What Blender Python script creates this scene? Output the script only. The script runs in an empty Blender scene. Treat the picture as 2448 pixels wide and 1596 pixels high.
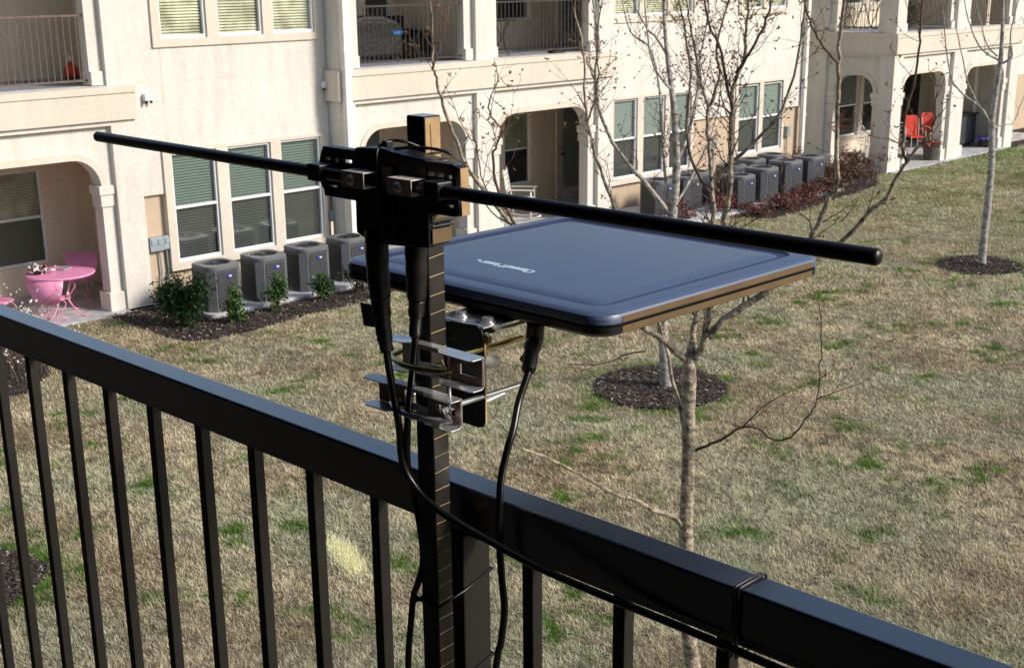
import bpy, bmesh, math, random
import numpy as np
from mathutils import Vector, Matrix
R_ = math.radians
random.seed(7); rng = np.random.default_rng(7)
scene = bpy.context.scene
COL = bpy.data.collections.new("scene"); scene.collection.children.link(COL)

# ------------------------------------------------------------------ camera
W, H = 2448., 1596.
F, PX, PY, CZ = 3170., 1224., 900., 4.67
def _d(px, py):
    return Vector((px-PX, -(py-PY), -F)).normalized()
_a, _b = _d(4500, -105), _d(-2130, -35)
_z = _a.cross(_b).normalized(); _m = (_a+_b).normalized(); _n = _z.cross(_m)
_X = (_m-_n)/math.sqrt(2); _Y = (_m+_n)/math.sqrt(2)
RC = Matrix((_X, _Y, _z))
CAM = Vector((0, 0, CZ))
def ray(px, py): return RC @ _d(px, py)
def at(px, py, D):
    """point seen at a pixel of the photo, at distance D along the view heading"""
    r = ray(px, py); t = D/((r.x+r.y)*0.70711); return CAM + r*t
def ground(px, py, z=0.):
    r = ray(px, py); return CAM + r*((z-CZ)/r.z)
cd = bpy.data.cameras.new("camera"); cam = bpy.data.objects.new("camera", cd)
scene.collection.objects.link(cam); scene.camera = cam
cam.matrix_world = Matrix.Translation(CAM) @ RC.to_4x4()
cd.sensor_width = 36; cd.sensor_fit = 'HORIZONTAL'; cd.lens = F/W*36
cd.shift_x = 0; cd.shift_y = (PY-H/2)/W
cd.clip_start = .05; cd.clip_end = 2000
cd.dof.use_dof = True; cd.dof.focus_distance = 1.5; cd.dof.aperture_fstop = 48

# ------------------------------------------------------------------ materials
def newmat(name):
    m = bpy.data.materials.new(name); m.use_nodes = True
    nt = m.node_tree; b = nt.nodes['Principled BSDF']; return m, nt, b
def mat(name, col, rough=.6, metal=0., noise=0., nscale=8., bump=0., bscale=60., spec=.5, col2=None, stretch=None, coat=0.):
    m, nt, b = newmat(name)
    b.inputs['Base Color'].default_value = (*col, 1); b.inputs['Roughness'].default_value = rough
    b.inputs['Metallic'].default_value = metal; b.inputs['Specular IOR Level'].default_value = spec
    if coat: b.inputs['Coat Weight'].default_value = coat; b.inputs['Coat Roughness'].default_value = .2
    N = nt.nodes.new; L = nt.links.new
    g = N('ShaderNodeNewGeometry'); vec = g.outputs['Position']
    if stretch:
        mp = N('ShaderNodeMapping'); mp.inputs['Scale'].default_value = stretch; L(vec, mp.inputs['Vector']); vec = mp.outputs[0]
    if noise or col2:
        n = N('ShaderNodeTexNoise'); n.inputs['Scale'].default_value = nscale; n.inputs['Detail'].default_value = 6
        L(vec, n.inputs['Vector'])
        r = N('ShaderNodeValToRGB'); L(n.outputs['Fac'], r.inputs[0])
        c2 = col2 or tuple(c*(1-noise) for c in col); c1 = col if col2 else tuple(min(1, c*(1+noise*.6)) for c in col)
        r.color_ramp.elements[0].position = .35; r.color_ramp.elements[1].position = .65
        r.color_ramp.elements[0].color = (*c2, 1); r.color_ramp.elements[1].color = (*c1, 1)
        L(r.outputs[0], b.inputs['Base Color'])
    if bump:
        n2 = N('ShaderNodeTexNoise'); n2.inputs['Scale'].default_value = bscale; n2.inputs['Detail'].default_value = 4
        L(vec, n2.inputs['Vector']); bp = N('ShaderNodeBump'); bp.inputs['Strength'].default_value = bump
        bp.inputs['Distance'].default_value = .6/bscale; L(n2.outputs['Fac'], bp.inputs['Height']); L(bp.outputs[0], b.inputs['Normal'])
    return m
def stucco(name, col, dirt=.1):
    m, nt, b = newmat(name); N = nt.nodes.new; L = nt.links.new
    b.inputs['Roughness'].default_value = .92; b.inputs['Specular IOR Level'].default_value = .2
    g = N('ShaderNodeNewGeometry')
    n1 = N('ShaderNodeTexNoise'); n1.inputs['Scale'].default_value = .9; n1.inputs['Detail'].default_value = 5
    n2 = N('ShaderNodeTexNoise'); n2.inputs['Scale'].default_value = 26; n2.inputs['Detail'].default_value = 5
    mp = N('ShaderNodeMapping'); mp.inputs['Scale'].default_value = (2.2, 2.2, .35); L(g.outputs['Position'], mp.inputs[0])
    n3 = N('ShaderNodeTexNoise'); n3.inputs['Scale'].default_value = 3; n3.inputs['Detail'].default_value = 6; L(mp.outputs[0], n3.inputs['Vector'])
    for n in (n1, n2): L(g.outputs['Position'], n.inputs['Vector'])
    def mul(a, bb): 
        x = N('ShaderNodeMath'); x.operation = 'MULTIPLY'; L(a, x.inputs[0]); L(bb, x.inputs[1]); return x.outputs[0]
    def rmp(s, lo, hi):
        x = N('ShaderNodeMapRange'); x.inputs['From Min'].default_value = .3; x.inputs['From Max'].default_value = .7
        x.inputs['To Min'].default_value = lo; x.inputs['To Max'].default_value = hi; L(s, x.inputs['Value']); return x.outputs[0]
    v = mul(mul(rmp(n1.outputs[0], 1-dirt*.6, 1.03), rmp(n2.outputs[0], 1-dirt*.8, 1.05)), rmp(n3.outputs[0], 1-dirt, 1.02))
    vm = N('ShaderNodeVectorMath'); vm.operation = 'SCALE'; vm.inputs[0].default_value = col; L(v, vm.inputs['Scale'])
    L(vm.outputs[0], b.inputs['Base Color'])
    n4 = N('ShaderNodeTexNoise'); n4.inputs['Scale'].default_value = 55; n4.inputs['Detail'].default_value = 4; L(g.outputs['Position'], n4.inputs['Vector'])
    bp = N('ShaderNodeBump'); bp.inputs['Strength'].default_value = .5; bp.inputs['Distance'].default_value = .008
    L(n4.outputs[0], bp.inputs['Height']); L(bp.outputs[0], b.inputs['Normal'])
    return m
M = {}
M['stucco'] = stucco('cream_stucco', (.745, .715, .66), .12)
M['trim'] = stucco('trim_stucco', (.68, .62, .53), .07)
M['tan'] = stucco('tan_stucco', (.58, .46, .34))
M['inner'] = stucco('porch_wall_stucco', (.86, .74, .58))
M['ceil'] = stucco('soffit_stucco', (.75, .68, .57))
M['concrete'] = mat('concrete', (.50, .50, .52), .85, noise=.25, nscale=6, bump=.3)
M['slab'] = mat('balcony_slab_concrete', (.30, .33, .42), .8, noise=.2, nscale=5)
M['white'] = mat('white_vinyl', (.80, .82, .86), .45)
M['whitepaint'] = mat('white_paint', (.82, .80, .76), .5, noise=.06)
M['bronze'] = mat('dark_bronze_paint', (.016, .013, .012), .38, noise=.3, nscale=30, bump=.05, bscale=300)
M['railpaint'] = mat('black_rail_paint', (.005, .0065, .018), .30, noise=.35, nscale=14, bump=.12, bscale=420, spec=1., coat=1.)  # blue in the black base stands for sky mirrored on the rail
M['barpaint'] = mat('baluster_paint', (.009, .0075, .006), .5, noise=.25, nscale=20, bump=.08, bscale=350, spec=.5)
M['farrail'] = mat('brown_metal_rail', (.035, .027, .023), .5, noise=.2)
M['tanrail'] = mat('weathered_tan_rail', (.13, .09, .07), .6, noise=.2)
M['doorblind'] = mat('pale_door_blind', (.62, .68, .72), .6)
M['screen'] = mat('insect_screen', (.035, .04, .043), .5, noise=.2, nscale=3)
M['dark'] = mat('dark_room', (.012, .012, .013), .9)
M['blindg'] = mat('green_tinted_blind', (.28, .335, .325), .6, noise=.08, nscale=2)
M['blindm'] = mat('olive_grey_blind', (.20, .22, .17), .7)
M['blindw'] = mat('dark_green_grey_blind', (.15, .205, .195), .6)
M['blindd'] = mat('grey_blind', (.050, .055, .06), .7)
M['blindy'] = mat('beige_blind_and_reflection', (.92, .87, .70), .7, col2=(.50, .46, .33), nscale=3.5)  # beige blind; yellow mottle of mirrored trees put into its colour
def glass():
    m, nt, b = newmat('window_glass'); N = nt.nodes.new; L = nt.links.new
    nt.nodes.remove(b); out = [n for n in nt.nodes if n.type == 'OUTPUT_MATERIAL'][0]
    t = N('ShaderNodeBsdfTransparent'); t.inputs[0].default_value = (.92, .97, .94, 1)
    g = N('ShaderNodeBsdfGlossy'); g.inputs['Roughness'].default_value = .09; g.inputs[0].default_value = (.95, .97, 1, 1)
    nz = N('ShaderNodeTexNoise'); nz.inputs['Scale'].default_value = 3; bp = N('ShaderNodeBump'); bp.inputs['Distance'].default_value = .004; bp.inputs['Strength'].default_value = .5
    L(nz.outputs[0], bp.inputs['Height']); L(bp.outputs[0], g.inputs['Normal'])
    f = N('ShaderNodeLayerWeight'); f.inputs[0].default_value = .5; pw = N('ShaderNodeMath'); pw.operation = 'POWER'; pw.inputs[1].default_value = 4.; L(f.outputs['Facing'], pw.inputs[0])
    ad = N('ShaderNodeMath'); ad.operation = 'MULTIPLY_ADD'; ad.inputs[1].default_value = .85; ad.inputs[2].default_value = .13; L(pw.outputs[0], ad.inputs[0])
    mx = N('ShaderNodeMixShader'); L(ad.outputs[0], mx.inputs[0]); L(t.outputs[0], mx.inputs[1]); L(g.outputs[0], mx.inputs[2]); L(mx.outputs[0], out.inputs[0])
    return m
M['glass'] = glass()
M['acbody'] = mat('grey_painted_steel', (.058, .065, .080), .5, noise=.12, nscale=6)
M['accorner'] = mat('light_grey_corner_steel', (.135, .142, .158), .5, noise=.1, nscale=6)
M['acslot'] = mat('louvre_shadow_metal', (.035, .036, .04), .6)
M['acfan'] = mat('fan_guard_black', (.018, .02, .024), .5)
M['badge'] = mat('blue_badge', (.03, .09, .55), .35)
M['meter'] = mat('grey_meter_plastic', (.30, .35, .38), .5, noise=.1)
M['pink'] = mat('pink_painted_iron', (.80, .30, .52), .5, noise=.1)
M['red'] = mat('red_vinyl', (.75, .045, .02), .5, noise=.15)
M['terracotta'] = mat('red_ornament_glaze', (.70, .06, .01), .3)
M['mulch'] = mat('mulch', (.030, .022, .018), .95, col2=(.010, .007, .006), nscale=30, bump=.9, bscale=40)
M['chip'] = mat('mulch_chips', (.13, .095, .08), .9, col2=(.022, .016, .014), nscale=60)
M['bark'] = mat('grey_tan_bark', (.50, .43, .32), .9, col2=(.11, .09, .068), nscale=14, bump=.8, bscale=34, stretch=(1.3, 1.3, 1.9))
M['birch'] = mat('pale_bark', (.50, .48, .45), .85, col2=(.17, .155, .135), nscale=13, bump=.6, bscale=34, stretch=(1, 1, 1.8))
M['twig'] = mat('dark_twig', (.085, .055, .038), .85, col2=(.14, .10, .07), nscale=12)
M['bud'] = mat('tan_bud', (.26, .155, .06), .8, col2=(.13, .06, .03), nscale=30)
M['blossom'] = mat('white_blossom', (.8, .78, .75), .7)
M['leafd'] = mat('dark_green_leaf', (.008, .028, .010), .7, col2=(.022, .055, .016), nscale=18, spec=.25)
M['leafl'] = mat('light_green_leaf', (.035, .11, .015), .5, col2=(.11, .19, .03), nscale=14)
M['leafr'] = mat('red_leaf', (.20, .022, .028), .65, col2=(.055, .022, .016), nscale=9)
M['leafo'] = mat('olive_red_leaf', (.13, .05, .02), .6, col2=(.05, .055, .018), nscale=7)
M['yleaf'] = mat('sunlit_yellow_foliage', (.40, .36, .09), .8, col2=(.12, .12, .035), nscale=.9)
M['blackp'] = mat('black_plastic', (.004, .004, .005), .40, bump=.06, bscale=900, spec=.55)
M['tape'] = mat('black_vinyl_tape', (.006, .005, .004), .45, noise=.3, nscale=60, bump=.14, bscale=160, spec=.6)
M['edgeglint'] = mat('sun_glint_edge', (.52, .36, .18), .45, spec=.8)  # sun glint on tape and plate edges, put into the colour
M['cable'] = mat('black_cable_jacket', (.005, .005, .006), .32, spec=.5)
M['zinc'] = mat('galvanised_steel', (.74, .76, .78), .30, .8, noise=.12, nscale=60)
M['screwm'] = mat('bright_screw', (.9, .92, .95), .18, .45)
M['clampm'] = mat('stamped_steel_clamp', (.80, .70, .66), .34, .15, noise=.1)
M['zincy'] = mat('yellow_zinc_steel', (.62, .52, .22), .25, 1.)
M['zincdark'] = mat('dark_steel_plate', (.09, .095, .095), .35, .8, noise=.3, nscale=40)
M['sheengold'] = mat('painted_gold_sheen', (.135, .085, .036), .5, noise=.15, nscale=25, spec=.6)  # warm sun sheen on black plastic, painted as a colour
M['sunwrap'] = mat('painted_sun_gold', (.33, .215, .11), .5, noise=.25, nscale=40, spec=.6)
M['knob'] = mat('white_nylon', (.85, .82, .75), .4)
M['panel'] = mat('sky_sheen_plastic', (.062, .094, .178), .44, bump=.2, bscale=2600, spec=.9, coat=.25)  # black plastic; the sky it mirrors is put into the base colour
M['groove'] = mat('recessed_sky_sheen_plastic', (.026, .038, .095), .5, bump=.3, bscale=2600, spec=.6)  # same painted sky blue, darker in the rim groove
M['logo'] = mat('pale_blue_print', (.55, .75, .90), .4)
M['cover'] = mat('black_grill_cover', (.005, .005, .006), .6, noise=.3, bump=.4, bscale=12)
M['bluestrap'] = mat('blue_strap', (.02, .17, .50), .5)
M['wicker'] = mat('dark_wicker', (.03, .022, .018), .8, noise=.4, nscale=60, bump=.5, bscale=80)
M['grey'] = mat('dark_grey_steel', (.045, .05, .058), .5, noise=.15)
M['pot'] = mat('olive_plastic_pot', (.07, .065, .045), .6)
M['potd'] = mat('dark_pot', (.018, .017, .02), .6)
M['flowerpink'] = mat('dusty_pink_flowers', (.38, .13, .09), .8, col2=(.15, .06, .04), nscale=40)
M['violet'] = mat('violet_flowers', (.15, .10, .42), .7)
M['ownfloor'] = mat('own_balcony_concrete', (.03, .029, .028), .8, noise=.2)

# ------------------------------------------------------------------ mesh helpers
class MB:
    def __init__(s): s.v = []; s.f = []; s.mi = []; s.cur = 0
    def add(s, vs, fs):
        o = len(s.v); s.v += [tuple(v) for v in vs]; s.f += [tuple(i+o for i in f) for f in fs]; s.mi += [s.cur]*len(fs); return s
    def box(s, x0, x1, y0, y1, z0, z1, m=None):
        vs = [Vector((x, y, z)) for x in (x0, x1) for y in (y0, y1) for z in (z0, z1)]
        if m: vs = [m @ v for v in vs]
        return s.add(vs, [(0, 1, 3, 2), (4, 6, 7, 5), (0, 4, 5, 1), (2, 3, 7, 6), (0, 2, 6, 4), (1, 5, 7, 3)])
    def prism(s, poly, axis, a, b, m=None):
        """poly of 2-D points in the plane across axis (0: (y,z), 1: (x,z), 2: (x,y))"""
        def mk(p, t):
            v = {0: (t, p[0], p[1]), 1: (p[0], t, p[1]), 2: (p[0], p[1], t)}[axis]; return m @ Vector(v) if m else v
        n = len(poly); vs = [mk(p, a) for p in poly]+[mk(p, b) for p in poly]
        ar = sum(poly[i][0]*poly[(i+1) % n][1]-poly[(i+1) % n][0]*poly[i][1] for i in range(n))
        fs = [tuple(range(n)), tuple(range(2*n-1, n-1, -1))]+[(i, i+n, (i+1) % n+n, (i+1) % n) for i in range(n)]
        if (ar > 0) != (axis == 1): fs = [f[::-1] for f in fs]
        return s.add(vs, fs)
    def tube(s, pts, rad, n=8, cap=True):
        pts = [Vector(p) for p in pts]; m = len(pts)
        if not hasattr(rad, '__len__'): rad = [rad]*m
        o = len(s.v); fs = []; up = None
        for i, p in enumerate(pts):
            t = (pts[min(i+1, m-1)]-pts[max(i-1, 0)])
            if t.length < 1e-9: t = Vector((0, 0, 1))
            t.normalize()
            if up is None: up = t.orthogonal().normalized()
            else:
                up = up - t*up.dot(t)
                if up.length < 1e-6: up = t.orthogonal()
                up.normalize()
            w = t.cross(up)
            for k in range(n):
                a = 2*math.pi*k/n; s.v.append(tuple(p+(up*math.cos(a)+w*math.sin(a))*rad[i]))
        for i in range(m-1):
            for k in range(n): fs.append((o+i*n+k, o+i*n+(k+1) % n, o+(i+1)*n+(k+1) % n, o+(i+1)*n+k))
        if cap: fs.append(tuple(o+k for k in range(n))[::-1]); fs.append(tuple(o+(m-1)*n+k for k in range(n)))
        s.f += fs; s.mi += [s.cur]*len(fs); return s
    def lathe(s, prof, c, n=24, m=None):
        o = len(s.v); fs = []
        for r, z in prof:
            for k in range(n):
                a = 2*math.pi*k/n; v = Vector((c[0]+r*math.cos(a), c[1]+r*math.sin(a), c[2]+z)); s.v.append(tuple(m @ v if m else v))
        for i in range(len(prof)-1):
            for k in range(n): fs.append((o+i*n+k, o+i*n+(k+1) % n, o+(i+1)*n+(k+1) % n, o+(i+1)*n+k))
        fs.append(tuple(o+k for k in range(n))[::-1]); fs.append(tuple(o+(len(prof)-1)*n+k for k in range(n)))
        s.f += fs; s.mi += [s.cur]*len(fs); return s
    def build(s, name, mats, parent=None, bevel=0., smooth=False, seg=2):
        me = bpy.data.meshes.new(name); me.from_pydata(s.v, [], s.f)
        if not isinstance(mats, (list, tuple)): mats = [mats]
        for x in mats: me.materials.append(M[x] if isinstance(x, str) else x)
        if len(mats) > 1: me.polygons.foreach_set('material_index', s.mi)
        me.validate(); me.update()
        o = bpy.data.objects.new(name, me); COL.objects.link(o)
        if smooth:
            me.shade_smooth() if smooth is True else me.set_sharp_from_angle(angle=R_(smooth))
            if smooth is not True: me.polygons.foreach_set('use_smooth', [True]*len(me.polygons))
        if bevel:
            b = o.modifiers.new('bevel', 'BEVEL'); b.width = bevel; b.segments = seg; b.limit_method = 'ANGLE'; b.angle_limit = R_(40)
        if parent: attach(o, parent)
        return o
def abs_loc(o):
    l = Vector(o.location)
    return l
def attach(o, p):
    o.parent = p
    inv = Matrix.Translation(-world_loc(p)); o.matrix_parent_inverse = inv
def world_loc(p):
    # every root is an unrotated Empty while it is being built; meshes sit at the origin of their root's frame
    if p.parent is None: return Vector(p.location)
    return Vector((0, 0, 0))
def tag(o, label=None, cat=None, group=None, kind=None):
    if label: o['label'] = label
    if cat: o['category'] = cat
    if group: o['group'] = group
    if kind: o['kind'] = kind
    return o
def empty(name, loc, label, cat, group=None):
    o = bpy.data.objects.new(name, None); COL.objects.link(o); o.location = loc; o.empty_display_size = .1
    return tag(o, label, cat, group)
def copy_tree(root, loc, rz=0., label=None, sc=1.):
    r = root.copy(); COL.objects.link(r); r.location = loc; r.rotation_euler = (0, 0, rz); r.scale = (sc, sc, sc)
    if label: r['label'] = label
    for ch in list(root.children):
        c = ch.copy(); COL.objects.link(c); c.parent = r
        for g in list(ch.children):
            d = g.copy(); COL.objects.link(d); d.parent = c
    return r
def catmull(pts, k=6):
    P = [Vector(p) for p in pts]; P = [P[0]*2-P[1]]+P+[P[-1]*2-P[-2]]; out = []
    for i in range(1, len(P)-2):
        for j in range(k):
            t = j/k; a, b, c, d = P[i-1], P[i], P[i+1], P[i+2]
            out.append(.5*((2*b)+(c-a)*t+(2*a-5*b+4*c-d)*t*t+(3*b-a-3*c+d)*t**3))
    out.append(P[-2]); return out
def np_mesh(name, verts, faces_n, mats, mi=None, attr=None):
    """verts (N,3); faces consecutive groups of faces_n vertices"""
    me = bpy.data.meshes.new(name); nv = len(verts); nf = nv//faces_n
    me.vertices.add(nv); me.vertices.foreach_set('co', np.asarray(verts, dtype=np.float32).ravel())
    me.loops.add(nv); me.loops.foreach_set('vertex_index', np.arange(nv, dtype=np.int32))
    me.polygons.add(nf); me.polygons.foreach_set('loop_start', np.arange(0, nv, faces_n, dtype=np.int32))
    if mi is not None: me.polygons.foreach_set('material_index', np.asarray(mi, dtype=np.int32))
    for x in (mats if isinstance(mats, (list, tuple)) else [mats]): me.materials.append(M[x])
    if attr is not None:
        a = me.attributes.new('tint', 'FLOAT', 'POINT'); a.data.foreach_set('value', np.asarray(attr, dtype=np.float32))
    me.update(calc_edges=True)
    o = bpy.data.objects.new(name, me); COL.objects.link(o); return o
def wall_grid(mb, xs, zs, holes, y0, y1, axis=1):
    """boxes filling the grid of xs, zs except where a cell centre lies in a hole (x0,x1,z0,z1)"""
    for i in range(len(xs)-1):
        run = None
        for j in range(len(zs)-1):
            cx, cz = (xs[i]+xs[i+1])/2, (zs[j]+zs[j+1])/2
            solid = not any(h[0] < cx < h[1] and h[2] < cz < h[3] for h in holes)
            if solid: run = (run[0], zs[j+1]) if run else (zs[j], zs[j+1])
            if (not solid or j == len(zs)-2) and run:
                if axis == 1: mb.box(xs[i], xs[i+1], y0, y1, run[0], run[1])
                else: mb.box(y0, y1, xs[i], xs[i+1], run[0], run[1])
                run = None
    return mb
def grid_for(x0, x1, z0, z1, holes):
    xs = sorted({x0, x1, *[h[0] for h in holes], *[h[1] for h in holes]}); zs = sorted({z0, z1, *[h[2] for h in holes], *[h[3] for h in holes]})
    return [x for x in xs if x0 <= x <= x1], [z for z in zs if z0 <= z <= z1]

# ------------------------------------------------------------------ apartment building
TOP = 6.35
bld = empty('apartment_building', (20, 17.1, 0), 'cream stucco apartment building with arched porches below and railed balconies above', 'building')
def bpart(mb, name, m, **k): return mb.build(name, m, bld, **k)
def window(x0, x1, z0, z1, yf, up='blindg', lo='blindd', mid=.5, side=None, name='window'):
    """double-hung window in the plane y=yf: frame > pane, blind"""
    f = MB(); w = .035; zm = z0+(z1-z0)*mid
    f.box(x0, x0+w, yf, yf+.05, z0, z1); f.box(x1-w, x1, yf, yf+.05, z0, z1)
    f.box(x0+w, x1-w, yf, yf+.05, z0, z0+w*1.3); f.box(x0+w, x1-w, yf, yf+.05, z1-w, z1); f.box(x0+w, x1-w, yf+.004, yf+.046, zm-.02, zm+.02)
    fo = bpart(f, 'window', 'white', bevel=.004)
    for a, b in ((z0+w*1.3, zm-.02), (zm+.02, z1-w)):
        g = MB(); g.add([(x0+w, yf+.03, a), (x1-w, yf+.03, a), (x1-w, yf+.03, b), (x0+w, yf+.03, b)], [(0, 1, 2, 3)])
        g.build('pane', 'glass', fo)
    s = MB(); st = .042; n = int((z1-zm)/st)
    for i in range(n):
        zz = z1-w-.01-i*st; s.add([(x0+w, yf+.055, zz-.033), (x1-w, yf+.055, zz-.033), (x1-w, yf+.080, zz), (x0+w, yf+.080, zz)], [(0, 1, 2, 3)])
    s.build('blind', up, fo)
    s = MB(); n = int((zm-z0)/st)
    for i in range(n):
        zz = zm-.03-i*st; s.add([(x0+w, yf+.055, zz-.033), (x1-w, yf+.055, zz-.033), (x1-w, yf+.080, zz), (x0+w, yf+.080, zz)], [(0, 1, 2, 3)])
    s.build('blind', lo, fo)
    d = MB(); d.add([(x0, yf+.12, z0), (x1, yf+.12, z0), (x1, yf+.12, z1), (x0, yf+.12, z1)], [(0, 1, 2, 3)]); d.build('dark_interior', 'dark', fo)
    return fo
def win_group(spans, z0, z1, ywall, up, lo, mid=.5, pad=.13, bottom=None):
    tr = MB(); X0, X1 = spans[0][0]-pad, spans[-1][1]+pad*.6
    hs = [(a, b, z0, z1) for a, b in spans]
    xs, zs = grid_for(X0, X1, (bottom if bottom is not None else z0-.11), z1+.05, hs)
    wall_grid(tr, xs, zs, hs, ywall-.035, ywall+.09); bpart(tr, 'window_trim', 'trim')
    for a, b in spans: window(a, b, z0, z1, ywall+.0, up, lo, mid)

W1 = [(10.25, 11.02), (11.21, 12.00), (12.18, 12.96)]
W2 = [(20.13, 20.86), (21.05, 21.75), (21.90, 22.62)]
W3 = [(24.33, 25.09), (25.24, 26.01)]
def flat_wall(x0, x1, groups):
    hs = [(a, b, .58, 2.20) for g in groups for a, b in g]+[(a, b, 3.79, 5.35) for g in groups for a, b in g]
    hs = [(a+.004, b-.004, c+.004, d-.004) for a, b, c, d in hs]
    up = MB(); xs, zs = grid_for(x0, x1, 1.62, TOP, [h for h in hs]+[])
    zs = [1.62]+[z for z in zs if z > 1.62]
    wall_grid(up, xs, zs, hs, 17.1, 17.3); bpart(up, 'wall', 'stucco')
    lo = MB(); xs, zs = grid_for(x0, x1, 0, 1.62, hs); wall_grid(lo, xs, zs, hs, 17.17, 17.30); bpart(lo, 'lower_wall', 'tan')
flat_wall(9.78, 13.16, [W1]); flat_wall(19.76, 26.88, [W2, W3])
win_group(W1, .58, 2.19, 17.1, 'blindw', 'blindd'); win_group(W2, .66, 2.22, 17.1, 'blindg', 'blindd'); win_group(W3, .74, 2.25, 17.1, 'blindg', 'blindd')
win_group(W1, 3.79, 5.34, 17.1, 'blindy', 'blindy'); win_group(W2, 3.79, 5.34, 17.1, 'blindy', 'blindy'); win_group(W3, 3.82, 5.34, 17.1, 'blindy', 'blindy')
# stucco control joints
cj = MB()
cj.box(10.23, 10.242, 17.097, 17.102, 2.30, 3.66); cj.box(9.80, 10.23, 17.097, 17.102, 3.216, 3.226); cj.box(10.242, 13.16, 17.097, 17.102, 3.216, 3.226)
bpart(cj, 'control_joint', 'ceil')

def arc(cx, cz, r, a0, a1, n=8): return [(cx+r*math.cos(R_(a0+(a1-a0)*i/n)), cz+r*math.sin(R_(a0+(a1-a0)*i/n))) for i in range(n+1)]
def arch_panel(x0, x1, yf, ztop=2.64, zs=2.20, spr=1.82, r=.40, pw=.20, depth=.22, fnc='y', left=True, right=True):
    """recessed arch panel between x0 and x1, with pilasters, capitals and plinths"""
    a, b = x0+(pw if left else 0), x1-(pw if right else 0)
    poly = [(x0, 0), (x0, ztop), (x1, ztop), (x1, 0)]
    inner = []
    if right: inner += [(b, 0), (b, spr)]+arc(b-r, spr+.0, r, 0, 90)
    else: inner += [(b, 0), (b, zs)]
    if left: inner += arc(a+r, spr+.0, r, 90, 180)+[(a, spr), (a, 0)]
    else: inner += [(a, zs), (a, 0)]
    poly = [p for p in poly]+inner
    ax = 1 if fnc == 'y' else 0
    p = MB(); p.prism(poly, ax, yf, yf+depth); bpart(p, 'arch', 'stucco')
    # raised moulding around the arch
    mo = MB(); w = .10
    if left:
        o1 = arc(a+r, spr, r+.005, 90, 180); o2 = arc(a+r, spr, r+w, 180, 90); mo.prism(o1+o2, ax, yf-.02, yf)
    if right:
        o1 = arc(b-r, spr, r+.005, 0, 90); o2 = arc(b-r, spr, r+w, 90, 0); mo.prism(o1+o2, ax, yf-.02, yf)
    mo.prism([(a+(r if left else 0), spr+r+.005), (b-(r if right else 0), spr+r+.005), (b-(r if right else 0), spr+r+w), (a+(r if left else 0), spr+r+w)], ax, yf-.02, yf)
    bpart(mo, 'arch_moulding', 'trim')
    for on, c0, c1 in ((left, x0, a), (right, b, x1)):
        if not on: continue
        c = MB()
        def bx(u0, u1, v0, v1, z0, z1): (c.box(u0, u1, v0, v1, z0, z1) if ax == 1 else c.box(v0, v1, u0, u1, z0, z1))
        inn = (c1 if c0 == x0 else c0); s = 1 if c0 == x0 else -1
        lo, hi = sorted((inn+s*.05, inn-s*(pw-.003)));  bx(lo, hi, yf-.045, yf+depth+.03, 1.70, 1.83)
        lo, hi = sorted((inn+s*.028, inn-s*(pw-.003))); bx(lo, hi, yf-.025, yf+depth+.015, 1.53, 1.70)
        bpart(c, 'capital', 'stucco', bevel=.012)
        c = MB(); lo, hi = sorted((inn+s*.05, inn-s*(pw-.003))); 
        bx(lo, hi, yf-.05, yf+depth+.03, .0, .30); bpart(c, 'plinth', 'stucco', bevel=.01)
def box_rail(mb, x0, x1, y, z0, z1, step=.095, ax=1, w=.011):
    def bx(u0, u1, v0, v1, a, b): (mb.box(u0, u1, v0, v1, a, b) if ax == 1 else mb.box(v0, v1, u0, u1, a, b))
    bx(x0, x1, y-.018, y+.018, z1-.03, z1); bx(x0, x1, y-.014, y+.014, z0, z0+.025)
    n = max(1, int(round((x1-x0)/step)))
    for i in range(1, n):
        x = x0+(x1-x0)*i/n; bx(x-w/2, x+w/2, y-w/2, y+w/2, z0+.025, z1-.03)
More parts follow.
